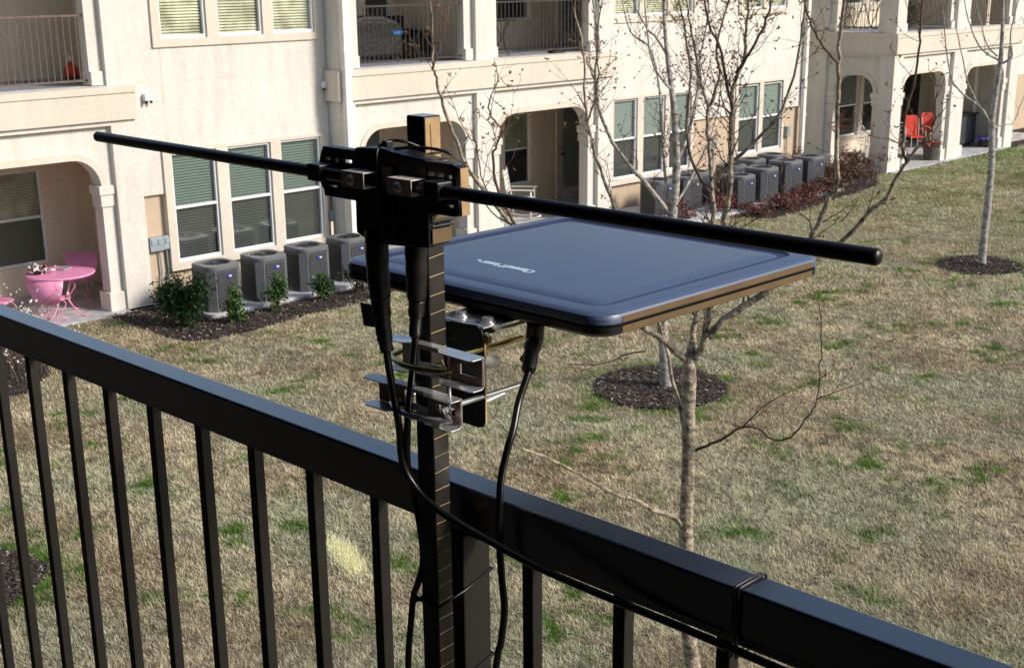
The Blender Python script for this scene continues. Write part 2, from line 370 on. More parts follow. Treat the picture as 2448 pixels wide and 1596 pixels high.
def bay(x0, x1, yf, openings, back_y, xb1, wins_lo, wins_up, doors, railmat, band=(2.73, 3.11, 3.21), right_end=True):
    """projecting bay: main wall with rectangular recesses, arch panels, floor band, balconies"""
    hs = []
    for a, b in openings: hs += [(a, b, -.1, 2.66), (a, b, 3.205, 5.7)]
    mw = MB(); xs, zs = grid_for(x0, x1, 0., TOP, hs); wall_grid(mw, xs, zs, hs, yf, yf+.32); bpart(mw, 'wall', 'stucco')
    fr = MB()
    for a, b in openings: fr.box(a, b, yf+.06, yf+.30, 2.64, 2.72)
    bpart(fr, 'frieze', 'trim')
    for a, b in openings:
        arch_panel(a+.001, b-.001, yf+.09)
        for c0, c1 in ((a, a+.17), (b-.20, b)):      # upper pilasters
            p = MB(); p.box(c0, c1, yf+.09, yf+.27, 3.40, 5.69); bpart(p, 'pilaster', 'stucco')
            p = MB(); p.box(c0+.001, c1+.0-.001, yf+.05, yf+.30, 3.212, 3.40); bpart(p, 'pilaster_base', 'stucco', bevel=.008)
            
        r = MB(); box_rail(r, a+.171, b-.201, yf+.16, 3.27, 4.16); bpart(r, 'railing', railmat)
    # back wall and side walls of the porches, floors and ceilings
    bw = MB(); xs, zs = grid_for(x0, xb1, 0, TOP, [(a, b, c, d) for a, b, c, d, *_ in wins_lo+wins_up+doors])
    wall_grid(bw, xs, zs, [(a, b, c, d) for a, b, c, d, *_ in wins_lo+wins_up+doors], back_y, back_y+.2); bpart(bw, 'porch_wall', 'inner')
    for (a, b, c, d, up, lo) in wins_lo+wins_up: window(a, b, c, d, back_y+.03, up, lo)
    sl = MB(); sl.box(x0+.002, xb1, yf+.322, back_y-.002, 2.75, 3.20)
    for a, b in openings: sl.box(a+.001, b-.001, yf-.02, yf+.322, 2.80, 3.202)
    bpart(sl, 'balcony_slab', 'slab')
    ce = MB(); ce.box(x0+.002, xb1, yf+.322, back_y-.002, 2.70, 2.748); ce.box(x0+.002, xb1, yf+.322, back_y-.002, 5.72, 5.85); bpart(ce, 'soffit', 'ceil')
bay(5.2, 9.78, 17.1, [(5.9, 9.37)], 19.05, 10.2,
    [(7.6, 9.20, .47, 1.90, 'blindy', 'blindm')], [(7.0, 8.12, 3.66, 5.2, 'blindy', 'screen')], [], 'tanrail')
# lower window of the left porch really spans behind the pink table; door beside the balcony window is out of view
for z_ in ((0, 2.70), (3.2, 5.72)): sw = MB(); sw.box(10.0, 10.2, 17.42, 19.05, *z_); bpart(sw, 'porch_wall', 'inner')
def band(x0, x1, yf, ends=(0, 0), z=(2.73, 3.10, 3.20)):
    b = MB(); b.box(x0, x1, yf-.055, yf+.0-.001, z[0], z[1]); b.box(x0, x1, yf-.075, yf-.001, z[1]+.0, z[2]-.004); bpart(b, 'floor_band', 'trim')
band(5.2, 9.76, 17.1)
# bay B
bay(13.17, 19.76, 16.8, [(13.48, 16.16), (16.57, 19.36)], 19.05, 22.2,
    [(14.2, 15.0, .5, 1.95, 'blindg', 'screen'), (15.15, 15.9, .5, 1.95, 'blindg', 'screen'), (19.08, 19.84, .46, 1.90, 'blindy', 'blindd')],
    [(14.6, 15.45, 3.72, 5.2, 'blindd', 'blindd'), (15.6, 16.2, 3.72, 5.2, 'blindd', 'blindd'), (18.7, 19.84, 3.72, 5.2, 'blindd', 'blindd')],
    [], 'farrail')
band(13.12, 19.78, 16.8)
bb = MB(); bb.box(13.10, 13.168, 16.726, 17.09, 2.73, 3.20); bpart(bb, 'floor_band', 'trim')
for z_ in ((0, 2.70), (3.2, 5.72)): dv = MB(); dv.box(16.28, 16.43, 17.13, 19.05, *z_); bpart(dv, 'porch_wall', 'inner')
def door(x0, x1, z0, z1, y, m='white'):
    d = MB(); w = .09
    d.box(x0, x0+w, y, y+.05, z0, z1); d.box(x1-w, x1, y, y+.05, z0, z1); d.box(x0+w, x1-w, y, y+.05, z0, z0+.22); d.box(x0+w, x1-w, y, y+.05, z1-w, z1)
    do = bpart(d, 'door', m, bevel=.004)
    g = MB(); g.add([(x0+w, y+.02, z0+.22), (x1-w, y+.02, z0+.22), (x1-w, y+.02, z1-w), (x0+w, y+.02, z1-w)], [(0, 1, 2, 3)]); g.build('pane', 'glass', do)
    s = MB()
    for i in range(int((z1-z0-.35)/.035)):
        zz = z1-w-.01-i*.035; s.add([(x0+w, y+.032, zz-.025), (x1-w, y+.032, zz-.025), (x1-w, y+.045, zz), (x0+w, y+.045, zz)], [(0, 1, 2, 3)])
    s.add([(x0+w, y+.048, z0+.22), (x1-w, y+.048, z0+.22), (x1-w, y+.048, z1-w), (x0+w, y+.048, z1-w)], [(0, 1, 2, 3)]); s.build('blind', 'doorblind', do)
    h = MB(); h.tube([(x0+.045, y-.05, z0+.95), (x0+.045, y, z0+.95)], .022, 10); h.tube([(x0+.045, y-.03, z0+1.07), (x0+.045, y, z0+1.07)], .018, 10); h.build('handle', 'bronze', do)
    t = MB(); t.box(x0-.13, x0-.004, y-.03, y+.03, z0, z1+.1); t.box(x1+.004, x1+.13, y-.03, y+.03, z0, z1+.1); t.box(x0-.004, x1+.004, y-.03, y+.03, z1+.004, z1+.1); bpart(t, 'door_trim', 'trim')
door(20.66, 21.42, .02, 1.98, 18.98); door(20.66, 21.42, 3.22, 5.2, 18.98)
# downspouts
def spout(x, y, z0, z1, w=.13):
    d = MB(); d.box(x, x+w, y, y+.10, z0, z1); o = bpart(d, 'downspout', 'whitepaint', bevel=.012)
    for z in (1.4, 3.5, 5.4): s = MB(); s.box(x-.012, x+w+.012, y-.006, y+.104, z, z+.035); s.build('strap', 'whitepaint', o)
spout(13.16, 16.62, .05, TOP); spout(26.76, 16.99, .05, TOP, .11)
# wing C: side face looking to the left, front face towards the lawn
XC, YC = 28.45, 15.70
cw = MB(); hs = [(16.05, 17.50, -.1, 2.66), (16.05, 17.50, 3.205, 5.7)]
xs, zs = grid_for(YC+.32, 18.5, 0, TOP, hs); wall_grid(cw, xs, zs, hs, XC, XC+.32, axis=0); bpart(cw, 'wall', 'stucco')
arch_panel(16.051, 17.499, XC+.09, fnc='x', pw=.2, r=.40)
fr = MB(); fr.box(XC+.06, XC+.30, 16.05, 17.50, 2.64, 2.72); bpart(fr, 'frieze', 'trim')
b = MB(); b.box(XC-.055, XC-.001, YC-.0775, 18.5, 2.73, 3.10); b.box(XC-.075, XC-.001, YC-.0775, 18.5, 3.10, 3.196); bpart(b, 'floor_band', 'trim')
for c0, c1 in ((16.05, 16.22), (17.33, 17.50)):
    p = MB(); p.box(XC+.09, XC+.27, c0, c1, 3.40, 5.69); bpart(p, 'pilaster', 'stucco')
    p = MB(); p.box(XC+.05, XC+.30, c0+.001, c1-.001, 3.212, 3.40); bpart(p, 'pilaster_base', 'stucco', bevel=.008)
r = MB(); box_rail(r, 16.221, 17.329, XC+.14, 3.30, 4.14, .10, ax=0)
for i, u in enumerate((16.24, 16.45, 16.68, 16.90, 17.10)):   # crossed strips tied to the rail
    s = 1 if i % 2 else -1
    r.tube([(XC+.12, u+(0 if s > 0 else .2), 3.32), (XC+.12, u+(.2 if s > 0 else 0), 3.85)], .012, 6)
bpart(r, 'railing', 'farrail')
bay(XC, 35.0, YC, [(28.86, 31.36), (32.0, 34.53)], 18.3, 38.0,
    [(30.45, 31.42, .45, 2.02, 'blindg', 'screen'), (31.60, 32.65, .45, 2.02, 'blindg', 'screen')],
    [(30.4, 31.4, 3.75, 5.2, 'blindy', 'blindd'), (31.7, 32.9, 3.75, 5.2, 'blindd', 'blindd'), (36.6, 37.6, 3.75, 5.2, 'blindd', 'blindd')],
    [], 'farrail')
band(XC-.0, 35.0, YC)
tr = MB(); hs = [(30.45, 31.42, .45, 2.02), (31.60, 32.65, .45, 2.02)]
xs, zs = grid_for(30.28, 32.8, .36, 2.2, hs); wall_grid(tr, xs, zs, hs, 18.26, 18.299); bpart(tr, 'window_trim', 'trim')
dv = MB(); dv.box(35.3, 35.45, 16.03, 18.3, 0, 2.70); bpart(dv, 'porch_wall', 'inner'); dv = MB(); dv.box(33.6, 33.75, 16.03, 18.3, 3.2, 5.72); bpart(dv, 'porch_wall', 'inner')
# hidden re-entrant wall, recess beyond the last porch, roof
for bx_ in ((26.7, 26.88, 17.302, 18.5), (26.88, XC, 18.3, 18.5), (35.0, 44.0, 17.4, 17.6), (34.78, 34.998, YC+.322, 17.4)): rw = MB(); rw.box(*bx_, 0, TOP); bpart(rw, 'wall', 'stucco')
rw = MB(); rw.box(35.2, 44, 17.3, 17.399, 0, 1.6); bpart(rw, 'lower_wall', 'tan')
rf = MB(); rf.box(5.0, 44.2, 16.3, 24, TOP+.002, TOP+.22); bpart(rf, 'roof', 'trim'); rf = MB(); rf.box(27.9, 35.5, 15.2, 16.298, TOP+.002, TOP+.22); bpart(rf, 'roof', 'trim')
ew = MB(); ew.box(5.0, 5.2, 17.1, 24, 0, TOP); bpart(ew, 'wall', 'stucco'); ew = MB(); ew.box(5.2, 44, 23.8, 24, 0, TOP); bpart(ew, 'wall', 'stucco')
# porch downspout in the far porch
sp = MB(); sp.tube([(34.35, 16.5, 2.6), (34.35, 16.5, 2.45), (34.5, 16.6, 2.25), (34.55, 16.6, .1)], .055, 8); bpart(sp, 'downspout', 'whitepaint')
# bevelled edge on facade parts is small; porch floors (ground level)
def structure(mb, name, m, **k): return tag(mb.build(name, m, **k), kind='structure')
pf = MB(); pf.box(5.2, 9.35, 16.99, 17.10, -.1, .03); pf.box(5.2, 9.9, 17.10, 19.05, -.1, .03); structure(pf, 'porch_floor', 'concrete')
pf = MB(); pf.box(13.5, 19.4, 16.7, 19.05, -.1, .03); pf.box(19.4, 22.2, 17.3, 19.05, -.1, .03); structure(pf, 'porch_floor', 'concrete')
pf = MB(); pf.box(28.5, 34.6, 15.60, 18.3, -.1, .03); pf.box(34.6, 38, 16.1, 18.3, -.1, .028); structure(pf, 'porch_floor', 'concrete')
pf = MB(); pf.box(9.90, 13.2, 15.76, 16.70, -.05, .07); structure(pf, 'equipment_pad', 'concrete', bevel=.01)
pf = MB(); pf.box(20.1, 25.6, 15.12, 17.05, -.05, .07); structure(pf, 'equipment_pad', 'concrete', bevel=.01)

# ------------------------------------------------------------------ ground
def lawn_mat(name, blade):
    m, nt, b = newmat(name); N = nt.nodes.new; L = nt.links.new
    b.inputs['Roughness'].default_value = .85; b.inputs['Specular IOR Level'].default_value = .15
    g = N('ShaderNodeNewGeometry')
    def noise(sc, det=4, off=0):
        mp = N('ShaderNodeMapping'); mp.inputs['Location'].default_value = (off, off*1.3, 0); mp.inputs['Scale'].default_value = (1, 1, 0); L(g.outputs['Position'], mp.inputs[0])
        n = N('ShaderNodeTexNoise'); n.inputs['Scale'].default_value = sc; n.inputs['Detail'].default_value = det; L(mp.outputs[0], n.inputs['Vector']); return n.outputs[0]
    def mix(f, a, bb):
        x = N('ShaderNodeMix'); x.data_type = 'RGBA'
        L(f, x.inputs[0])
        for i, c in ((6, a), (7, bb)):
            if isinstance(c, tuple): x.inputs[i].default_value = (*c, 1)
            else: L(c, x.inputs[i])
        return x.outputs[2]
    def ramp(s, a, bb):
        x = N('ShaderNodeMapRange'); x.inputs['From Min'].default_value = a; x.inputs['From Max'].default_value = bb; L(s, x.inputs['Value']); return x.outputs[0]
    if blade:
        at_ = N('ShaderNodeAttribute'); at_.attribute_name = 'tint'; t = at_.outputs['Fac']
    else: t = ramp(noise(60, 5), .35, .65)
    straw_col = mix(t, (.15, .12, .08), (1., .92, .73))
    tone = mix(ramp(noise(1.1, 6, 3), .36, .62), (.80, .72, .60), (1.25, 1.20, 1.10))
    mu = N('ShaderNodeMix'); mu.data_type = 'RGBA'; mu.blend_type = 'MULTIPLY'; mu.inputs[0].default_value = 1; L(straw_col, mu.inputs[6]); L(tone, mu.inputs[7])
    green = mix(t, (.04, .09, .014), (.27, .47, .08))
    g1 = ramp(noise(1.25, 6, 11), .50, .63); g2 = ramp(noise(3.2, 4, 5), .46, .60)
    gm = N('ShaderNodeMath'); gm.operation = 'MULTIPLY'; L(g1, gm.inputs[0]); L(g2, gm.inputs[1])
    # greener strip towards the far porches
    sx = N('ShaderNodeSeparateXYZ'); L(g.outputs['Position'], sx.inputs[0])
    far = ramp(sx.outputs[0], 19., 31.); fm = N('ShaderNodeMath'); fm.operation = 'MULTIPLY'; L(far, fm.inputs[0]); L(ramp(noise(.5, 5, 21), .30, .62), fm.inputs[1])
    fm2 = N('ShaderNodeMath'); fm2.operation = 'MULTIPLY'; L(fm.outputs[0], fm2.inputs[0]); fm2.inputs[1].default_value = .62
    mxx = N('ShaderNodeMath'); mxx.operation = 'MAXIMUM'; L(gm.outputs[0], mxx.inputs[0]); L(fm2.outputs[0], mxx.inputs[1])
    for (cx_, cy_, r_) in ((11.72, 9.17, .86), (20.38, 9.47, .76), (3.8, 10.0, .72)):
        vd = N('ShaderNodeVectorMath'); vd.operation = 'DISTANCE'; L(g.outputs['Position'], vd.inputs[0]); vd.inputs[1].default_value = (cx_, cy_, 0)
        q = N('ShaderNodeMath'); q.operation = 'MULTIPLY'; L(ramp(vd.outputs['Value'], r_+.28, r_-.05), q.inputs[0]); L(ramp(noise(2.2, 4, 8), .40, .55), q.inputs[1])
        q2 = N('ShaderNodeMath'); q2.operation = 'MAXIMUM'; L(q.outputs[0], q2.inputs[0]); L(mxx.outputs[0], q2.inputs[1]); mxx = q2
    base = mix(ramp(noise(.55, 5, 31), .40, .66), mu.outputs[2], mix(t, (.20, .19, .12), (.92, .92, .66)))
    c = mix(mxx.outputs[0], base, green)
    if not blade:
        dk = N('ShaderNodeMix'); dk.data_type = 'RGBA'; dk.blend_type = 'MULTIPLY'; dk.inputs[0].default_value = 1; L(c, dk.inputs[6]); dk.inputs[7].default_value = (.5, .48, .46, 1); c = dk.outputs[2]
    L(c, b.inputs['Base Color'])
    if blade:
        tl = N('ShaderNodeBsdfTranslucent'); L(c, tl.inputs[0]); ms = N('ShaderNodeMixShader'); ms.inputs[0].default_value = .38
        out = [n_ for n_ in nt.nodes if n_.type == 'OUTPUT_MATERIAL'][0]; L(b.outputs[0], ms.inputs[1]); L(tl.outputs[0], ms.inputs[2]); L(ms.outputs[0], out.inputs[0])
    if not blade:
        bp = N('ShaderNodeBump'); bp.inputs['Strength'].default_value = .8; bp.inputs['Distance'].default_value = .03; L(noise(45, 5, 2), bp.inputs['Height']); L(bp.outputs[0], b.inputs['Normal'])
    return m
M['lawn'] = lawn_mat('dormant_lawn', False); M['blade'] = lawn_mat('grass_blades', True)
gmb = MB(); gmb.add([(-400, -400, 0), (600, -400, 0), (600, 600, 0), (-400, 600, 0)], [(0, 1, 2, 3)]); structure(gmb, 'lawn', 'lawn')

def pip(P, poly):
    x, y = P[:, 0], P[:, 1]; ins = np.zeros(len(P), bool); n = len(poly)
    for i in range(n):
        x0, y0 = poly[i]; x1, y1 = poly[(i+1) % n]
        c = ((y0 > y) != (y1 > y)) & (x < (x1-x0)*(y-y0)/((y1-y0) or 1e-9)+x0); ins ^= c
    return ins
def blob(cx, cy, rx, ry, n=26, j=.06, rot=0):
    out = []
    for i in range(n):
        a = 2*math.pi*i/n; k = 1+random.uniform(-j, j); x, y = rx*k*math.cos(a), ry*k*math.sin(a)
        out.append((cx+x*math.cos(rot)-y*math.sin(rot), cy+x*math.sin(rot)+y*math.cos(rot)))
    return out
beds = [
    [(9.0, 17.0), (8.98, 16.2), (8.95, 15.3), (9.05, 14.98), (9.4, 14.82), (10.06, 14.84), (11.0, 14.96), (11.84, 14.94), (13.0, 15.2), (14.5, 15.5), (16.2, 15.95), (16.4, 16.7), (13.4, 17.0), (13.2, 17.2)],
    [(19.9, 17.15), (19.9, 16.5), (20.4, 16.3), (21.2, 15.5), (21.55, 14.55), (21.9, 14.38), (22.6, 14.40), (24.1, 14.62), (25.6, 14.78), (26.9, 15.0), (27.6, 15.5), (28.4, 15.9), (28.4, 18), (26.9, 17.15)],
    blob(11.70, 9.17, .84, .78, n=40, j=.03, rot=R_(35)), blob(20.38, 9.47, .78, .66, n=36, j=.03, rot=R_(25)), blob(3.78, 10.0, .66, .64, rot=R_(40)),
    [(6.2, 17.0), (6.0, 15.5), (6.0, 14.6), (6.5, 14.4), (7.1, 15.0), (7.45, 16.0), (7.5, 16.98)],
    [(35.0, 16.2), (34.98, 15.6), (37, 15.5), (44, 15.4), (44, 17.3), (35.0, 17.3)]]
def mulch_bed(poly, z=.006, dens=900):
    me = bmesh.new(); vs = [me.verts.new((x, y, z)) for x, y in poly]; f = me.faces.new(vs); f.normal_update()
    if f.normal.z < 0: f.normal_flip()
    m = bpy.data.meshes.new('mulch_bed'); me.to_mesh(m); me.free(); m.materials.append(M['mulch'])
    o = bpy.data.objects.new('mulch_bed', m); COL.objects.link(o); tag(o, kind='structure')
    xs = [p[0] for p in poly]; ys = [p[1] for p in poly]; A = (max(xs)-min(xs))*(max(ys)-min(ys)); n = int(A*dens)
    P = np.c_[rng.uniform(min(xs), max(xs), n), rng.uniform(min(ys), max(ys), n)]; P = P[pip(P, poly)]; n = len(P)
    L_ = rng.uniform(.008, .030, n)[:, None]; Wd = rng.uniform(.003, .007, n)[:, None]; a = rng.uniform(0, 6.28, n)
    u = np.c_[np.cos(a), np.sin(a), rng.uniform(-.5, .5, n)]*L_; v = np.c_[-np.sin(a), np.cos(a), rng.uniform(-.6, .6, n)]*Wd
    c = np.c_[P, rng.uniform(.012, .035, n)]
    V = np.stack([c-u-v, c+u-v, c+u+v, c-u+v], 1).reshape(-1, 3)
    mi = (rng.random(n) < .06).astype(int)
    return V, mi
CV, CM = [], []
for i, p in enumerate(beds):
    v, mi = mulch_bed(p, dens=[1600, 900, 5200, 1800, 4000, 900, 300][i]); CV.append(v); CM.append(mi)
M['chiplight'] = mat('pale_mulch_chips', (.42, .38, .34), .9)
tag(np_mesh('mulch_chips', np.concatenate(CV), 4, ['chip', 'chiplight'], np.concatenate(CM)), 'loose brown bark chips scattered over the planting beds', 'mulch', kind='stuff')

# grass blades
def grass():
    corners = [(2.2, 7.6), (8.5, 1.2), (11.5, 2.2), (44, 13.2), (44, 17.2), (5.0, 17.2), (3.2, 13.0)]
    xs = [c[0] for c in corners]; ys = [c[1] for c in corners]
    V = []; T = []
    for n, dmin, dmax in ((1500000, 0, 13.5), (900000, 13.5, 22), (420000, 22, 50)):
        lim = dmax*1.0
        P = np.c_[rng.uniform(min(xs), min(max(xs), lim), n), rng.uniform(min(ys), max(ys), n)]
        d = np.hypot(P[:, 0], P[:, 1]); k = (d >= dmin) & (d < dmax) & pip(P, corners); P = P[k]; d = d[k]
        for bd in beds: 
            k = ~pip(P, bd); P = P[k]; d = d[k]
        k = ~((P[:, 1] > 15.62) & (P[:, 0] > 28.3) & (P[:, 0] < 35.0)) & ~((P[:, 1] > 16.97)) & ~((P[:, 0] > 13.1) & (P[:, 0] < 19.9) & (P[:, 1] > 16.68)) & ~((P[:, 0] > 9.9) & (P[:, 0] < 13.35) & (P[:, 1] > 15.7)); P = P[k]; d = d[k]
        # clumping: shift blades toward clump centres
        n = len(P)
        a = rng.uniform(0, 6.283, n); ln = rng.uniform(.022, .055, n)*np.where(d > 20, 1.15, 1.); tilt = rng.uniform(.45, 1.35, n)
        cl = np.sin(P[:, 0]*17+np.sin(P[:, 1]*13)*2)*np.sin(P[:, 1]*19+np.sin(P[:, 0]*11)*2); 
        dq = d*(1+rng.normal(0, .05, len(d))); sg = np.select([dq < 10.5, dq < 14.5, dq < 20], [.036, .048, .066], .095); gi = np.floor(P/sg[:, None]+rng.normal(0, .28, P.shape)); cn = np.modf(np.abs(np.sin(gi[:, 0]*12.9898+gi[:, 1]*78.233)*43758.5453))[0]-.5; g2 = np.floor(P/(sg[:, None]*2.3)+rng.normal(0, .22, P.shape)+.37); cn = cn*.62+.5*(np.modf(np.abs(np.sin(g2[:, 0]*39.346+g2[:, 1]*11.135)*24634.6345))[0]-.5); ln = ln*(1+.7*cn)
        w = .0036*np.maximum(1, d/8.)
        base = np.c_[P, np.zeros(n)]
        dr = np.c_[np.cos(a)*np.sin(tilt), np.sin(a)*np.sin(tilt), np.cos(tilt)]*ln[:, None]
        a2 = a+1.57+rng.uniform(-.5, .5, n); sd = np.c_[np.cos(a2), np.sin(a2), np.zeros(n)]*w[:, None]
        V.append(np.stack([base-sd, base+sd, base+dr], 1).reshape(-1, 3))
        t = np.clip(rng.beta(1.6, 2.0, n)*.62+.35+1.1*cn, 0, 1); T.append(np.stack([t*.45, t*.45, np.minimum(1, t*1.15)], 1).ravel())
    V = np.concatenate(V); T = np.concatenate(T)
    print('grass tris', len(V)//3)
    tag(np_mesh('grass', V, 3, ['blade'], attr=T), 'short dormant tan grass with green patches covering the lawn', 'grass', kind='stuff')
grass()
M['straw_col'] = mat('sun_patch_blades', (1., .93, .60), .8, noise=.15, nscale=60)  # pale blades stand in for a glint of sunlight on the grass
n = 6000; P = np.c_[6.21+rng.normal(0, 1, n)*.055, 8.15+rng.normal(0, 1, n)*.17, np.zeros(n)]; P[:, 0] += (P[:, 1]-8.15)*.35
a = rng.uniform(0, 6.28, n); ln = rng.uniform(.03, .07, n); ti = rng.uniform(.1, 1.1, n); dr = np.c_[np.cos(a)*np.sin(ti), np.sin(a)*np.sin(ti), np.cos(ti)]*ln[:, None]; sd = np.c_[-np.sin(a), np.cos(a), np.zeros(n)]*.003
tag(np_mesh('sun_patch', np.stack([P-sd, P+sd, P+dr], 1).reshape(-1, 3), 3, ['straw_col']), 'patch of sunlight painted as pale yellow blades on the lawn seen between the balusters', 'grass')
# fallen leaf scraps on the lawn
n = 500; P = np.c_[rng.uniform(4, 24, n), rng.uniform(3, 15, n)]
c = np.c_[P, rng.uniform(.03, .05, n)]; a = rng.uniform(0, 6.28, n); s_ = rng.uniform(.012, .035, n)[:, None]
u = np.c_[np.cos(a), np.sin(a), rng.uniform(-.4, .4, n)]*s_; v = np.c_[-np.sin(a), np.cos(a), rng.uniform(-.4, .4, n)]*s_*.6
M['deadleaf'] = mat('dead_leaf', (.12, .06, .03), .8)
tag(np_mesh('fallen_leaves', np.stack([c-u, c-v, c+u, c+v], 1).reshape(-1, 3), 4, ['deadleaf']), 'small brown fallen leaves scattered on the lawn', 'leaves', kind='stuff')

# ------------------------------------------------------------------ trees
def jitter_path(pts, amp):
    return [p+Vector((random.gauss(0, amp), random.gauss(0, amp), random.gauss(0, amp*.4))) for p in pts]
def bud(mb, p, s):
    for _ in range(random.choice((1, 2, 2, 3))):
        d = Vector((random.gauss(0, 1), random.gauss(0, 1), random.gauss(.7, .8))).normalized()
        c = p+d*s*.8; u = d.orthogonal().normalized()*s*.42; v = d.cross(u).normalized()*s*.42
        mb.add([c-d*s, c+u, c+v, c-u, c-v, c+d*s], [(0, 2, 1), (0, 3, 2), (0, 4, 3), (0, 1, 4), (5, 1, 2), (5, 2, 3), (5, 3, 4), (5, 4, 1)])
def twig(mb, mbud, p, d, ln, r, depth, budp=.6, bs=.013):
    n = 5; pts = [p]; dd = d.normalized()
    for i in range(n):
        dd = (dd+Vector((random.gauss(0, .20), random.gauss(0, .20), random.gauss(.10, .16)))).normalized(); pts.append(pts[-1]+dd*ln/n)
    mb.tube(pts, [r*(1-.8*i/n) for i in range(n+1)], 4, cap=False)
    if depth > 0:
        for i in range(1, n):
            if random.random() < .62:
                s = dd.orthogonal(); s.rotate(Matrix.Rotation(random.uniform(0, 6.28), 3, dd))
                twig(mb, mbud, pts[i], dd*.75+s*.8, ln*random.uniform(.3, .6), r*.6, depth-1, budp, bs)
    for q in pts[1:]:
        if random.random() < budp*.45: bud(mbud, q, bs*.7)
    if random.random() < budp: bud(mbud, pts[-1], bs)
def tree(name, label, D, trunk, branches, bark, twig_len=.45, twig_dens=1.0, budp=.6, bs=.013, group='bare young trees on the lawn'):
    """trunk: [(px,py,r)], branches: [([(px,py)...], depth shift at end, r0, r1, density)]"""
    tp = [at(px, py, D) for px, py, r in trunk]; tr = [r for *_, r in trunk]
    root = empty(name, (tp[0].x, tp[0].y, 0), label, 'tree', group)
    mb = MB(); sp = catmull(tp, 5); k = (len(sp)-1)/(len(tr)-1)
    rr = [tr[min(int(i/k), len(tr)-2)]*(1-(i/k-int(i/k)))+tr[min(int(i/k)+1, len(tr)-1)]*(i/k-int(i/k)) if int(i/k) < len(tr)-1 else tr[-1] for i in range(len(sp))]
    rr = [r*(1+random.uniform(-.04, .06)) for r in rr]
    mb.tube(sp, rr, 14); mb.build('trunk', bark, root, smooth=True)
    tw = MB(); bd = MB()
    for pts, dz, r0, r1, dens in branches:
        n = len(pts); P3 = []
        d0 = pts[0][2] if len(pts[0]) > 2 else 0
        for i, p in enumerate(pts):
            P3.append(at(p[0], p[1], D+d0+(dz-d0)*i/(n-1)))
        s3 = catmull(P3, 4); m = len(s3)
        s3 = [s3[0]]+jitter_path(s3[1:], .0032)
        rad = [r0+(r1-r0)*(i/(m-1))**.8 for i in range(m)]
        b = MB(); b.tube(s3, rad, 8); b.build('branch', bark if r0 > .012 else 'twig', root, smooth=True)
        L = sum((s3[i+1]-s3[i]).length for i in range(m-1)); nt_ = int(L*dens*6.5*twig_dens)
        for _ in range(nt_):
            i = random.randint(max(1, int(m*.12)), m-2); dd = (s3[i+1]-s3[i]).normalized(); s = dd.orthogonal(); s.rotate(Matrix.Rotation(random.uniform(0, 6.28), 3, dd))
            twig(tw, bd, s3[i], dd*.8+s*.8+Vector((0, 0, .25)), twig_len*random.uniform(.25, 1)*(1-.4*i/m), max(.0022, rad[i]*.28), 1, budp, bs)
        if dens > 0: twig(tw, bd, s3[-1], (s3[-1]-s3[-2]), twig_len*.6, r1, 1, 1, bs)
    tw.build('twigs', 'twig', root); 
    if bd.v: bd.build('buds', 'bud', root)
    return root
DN = 7.7
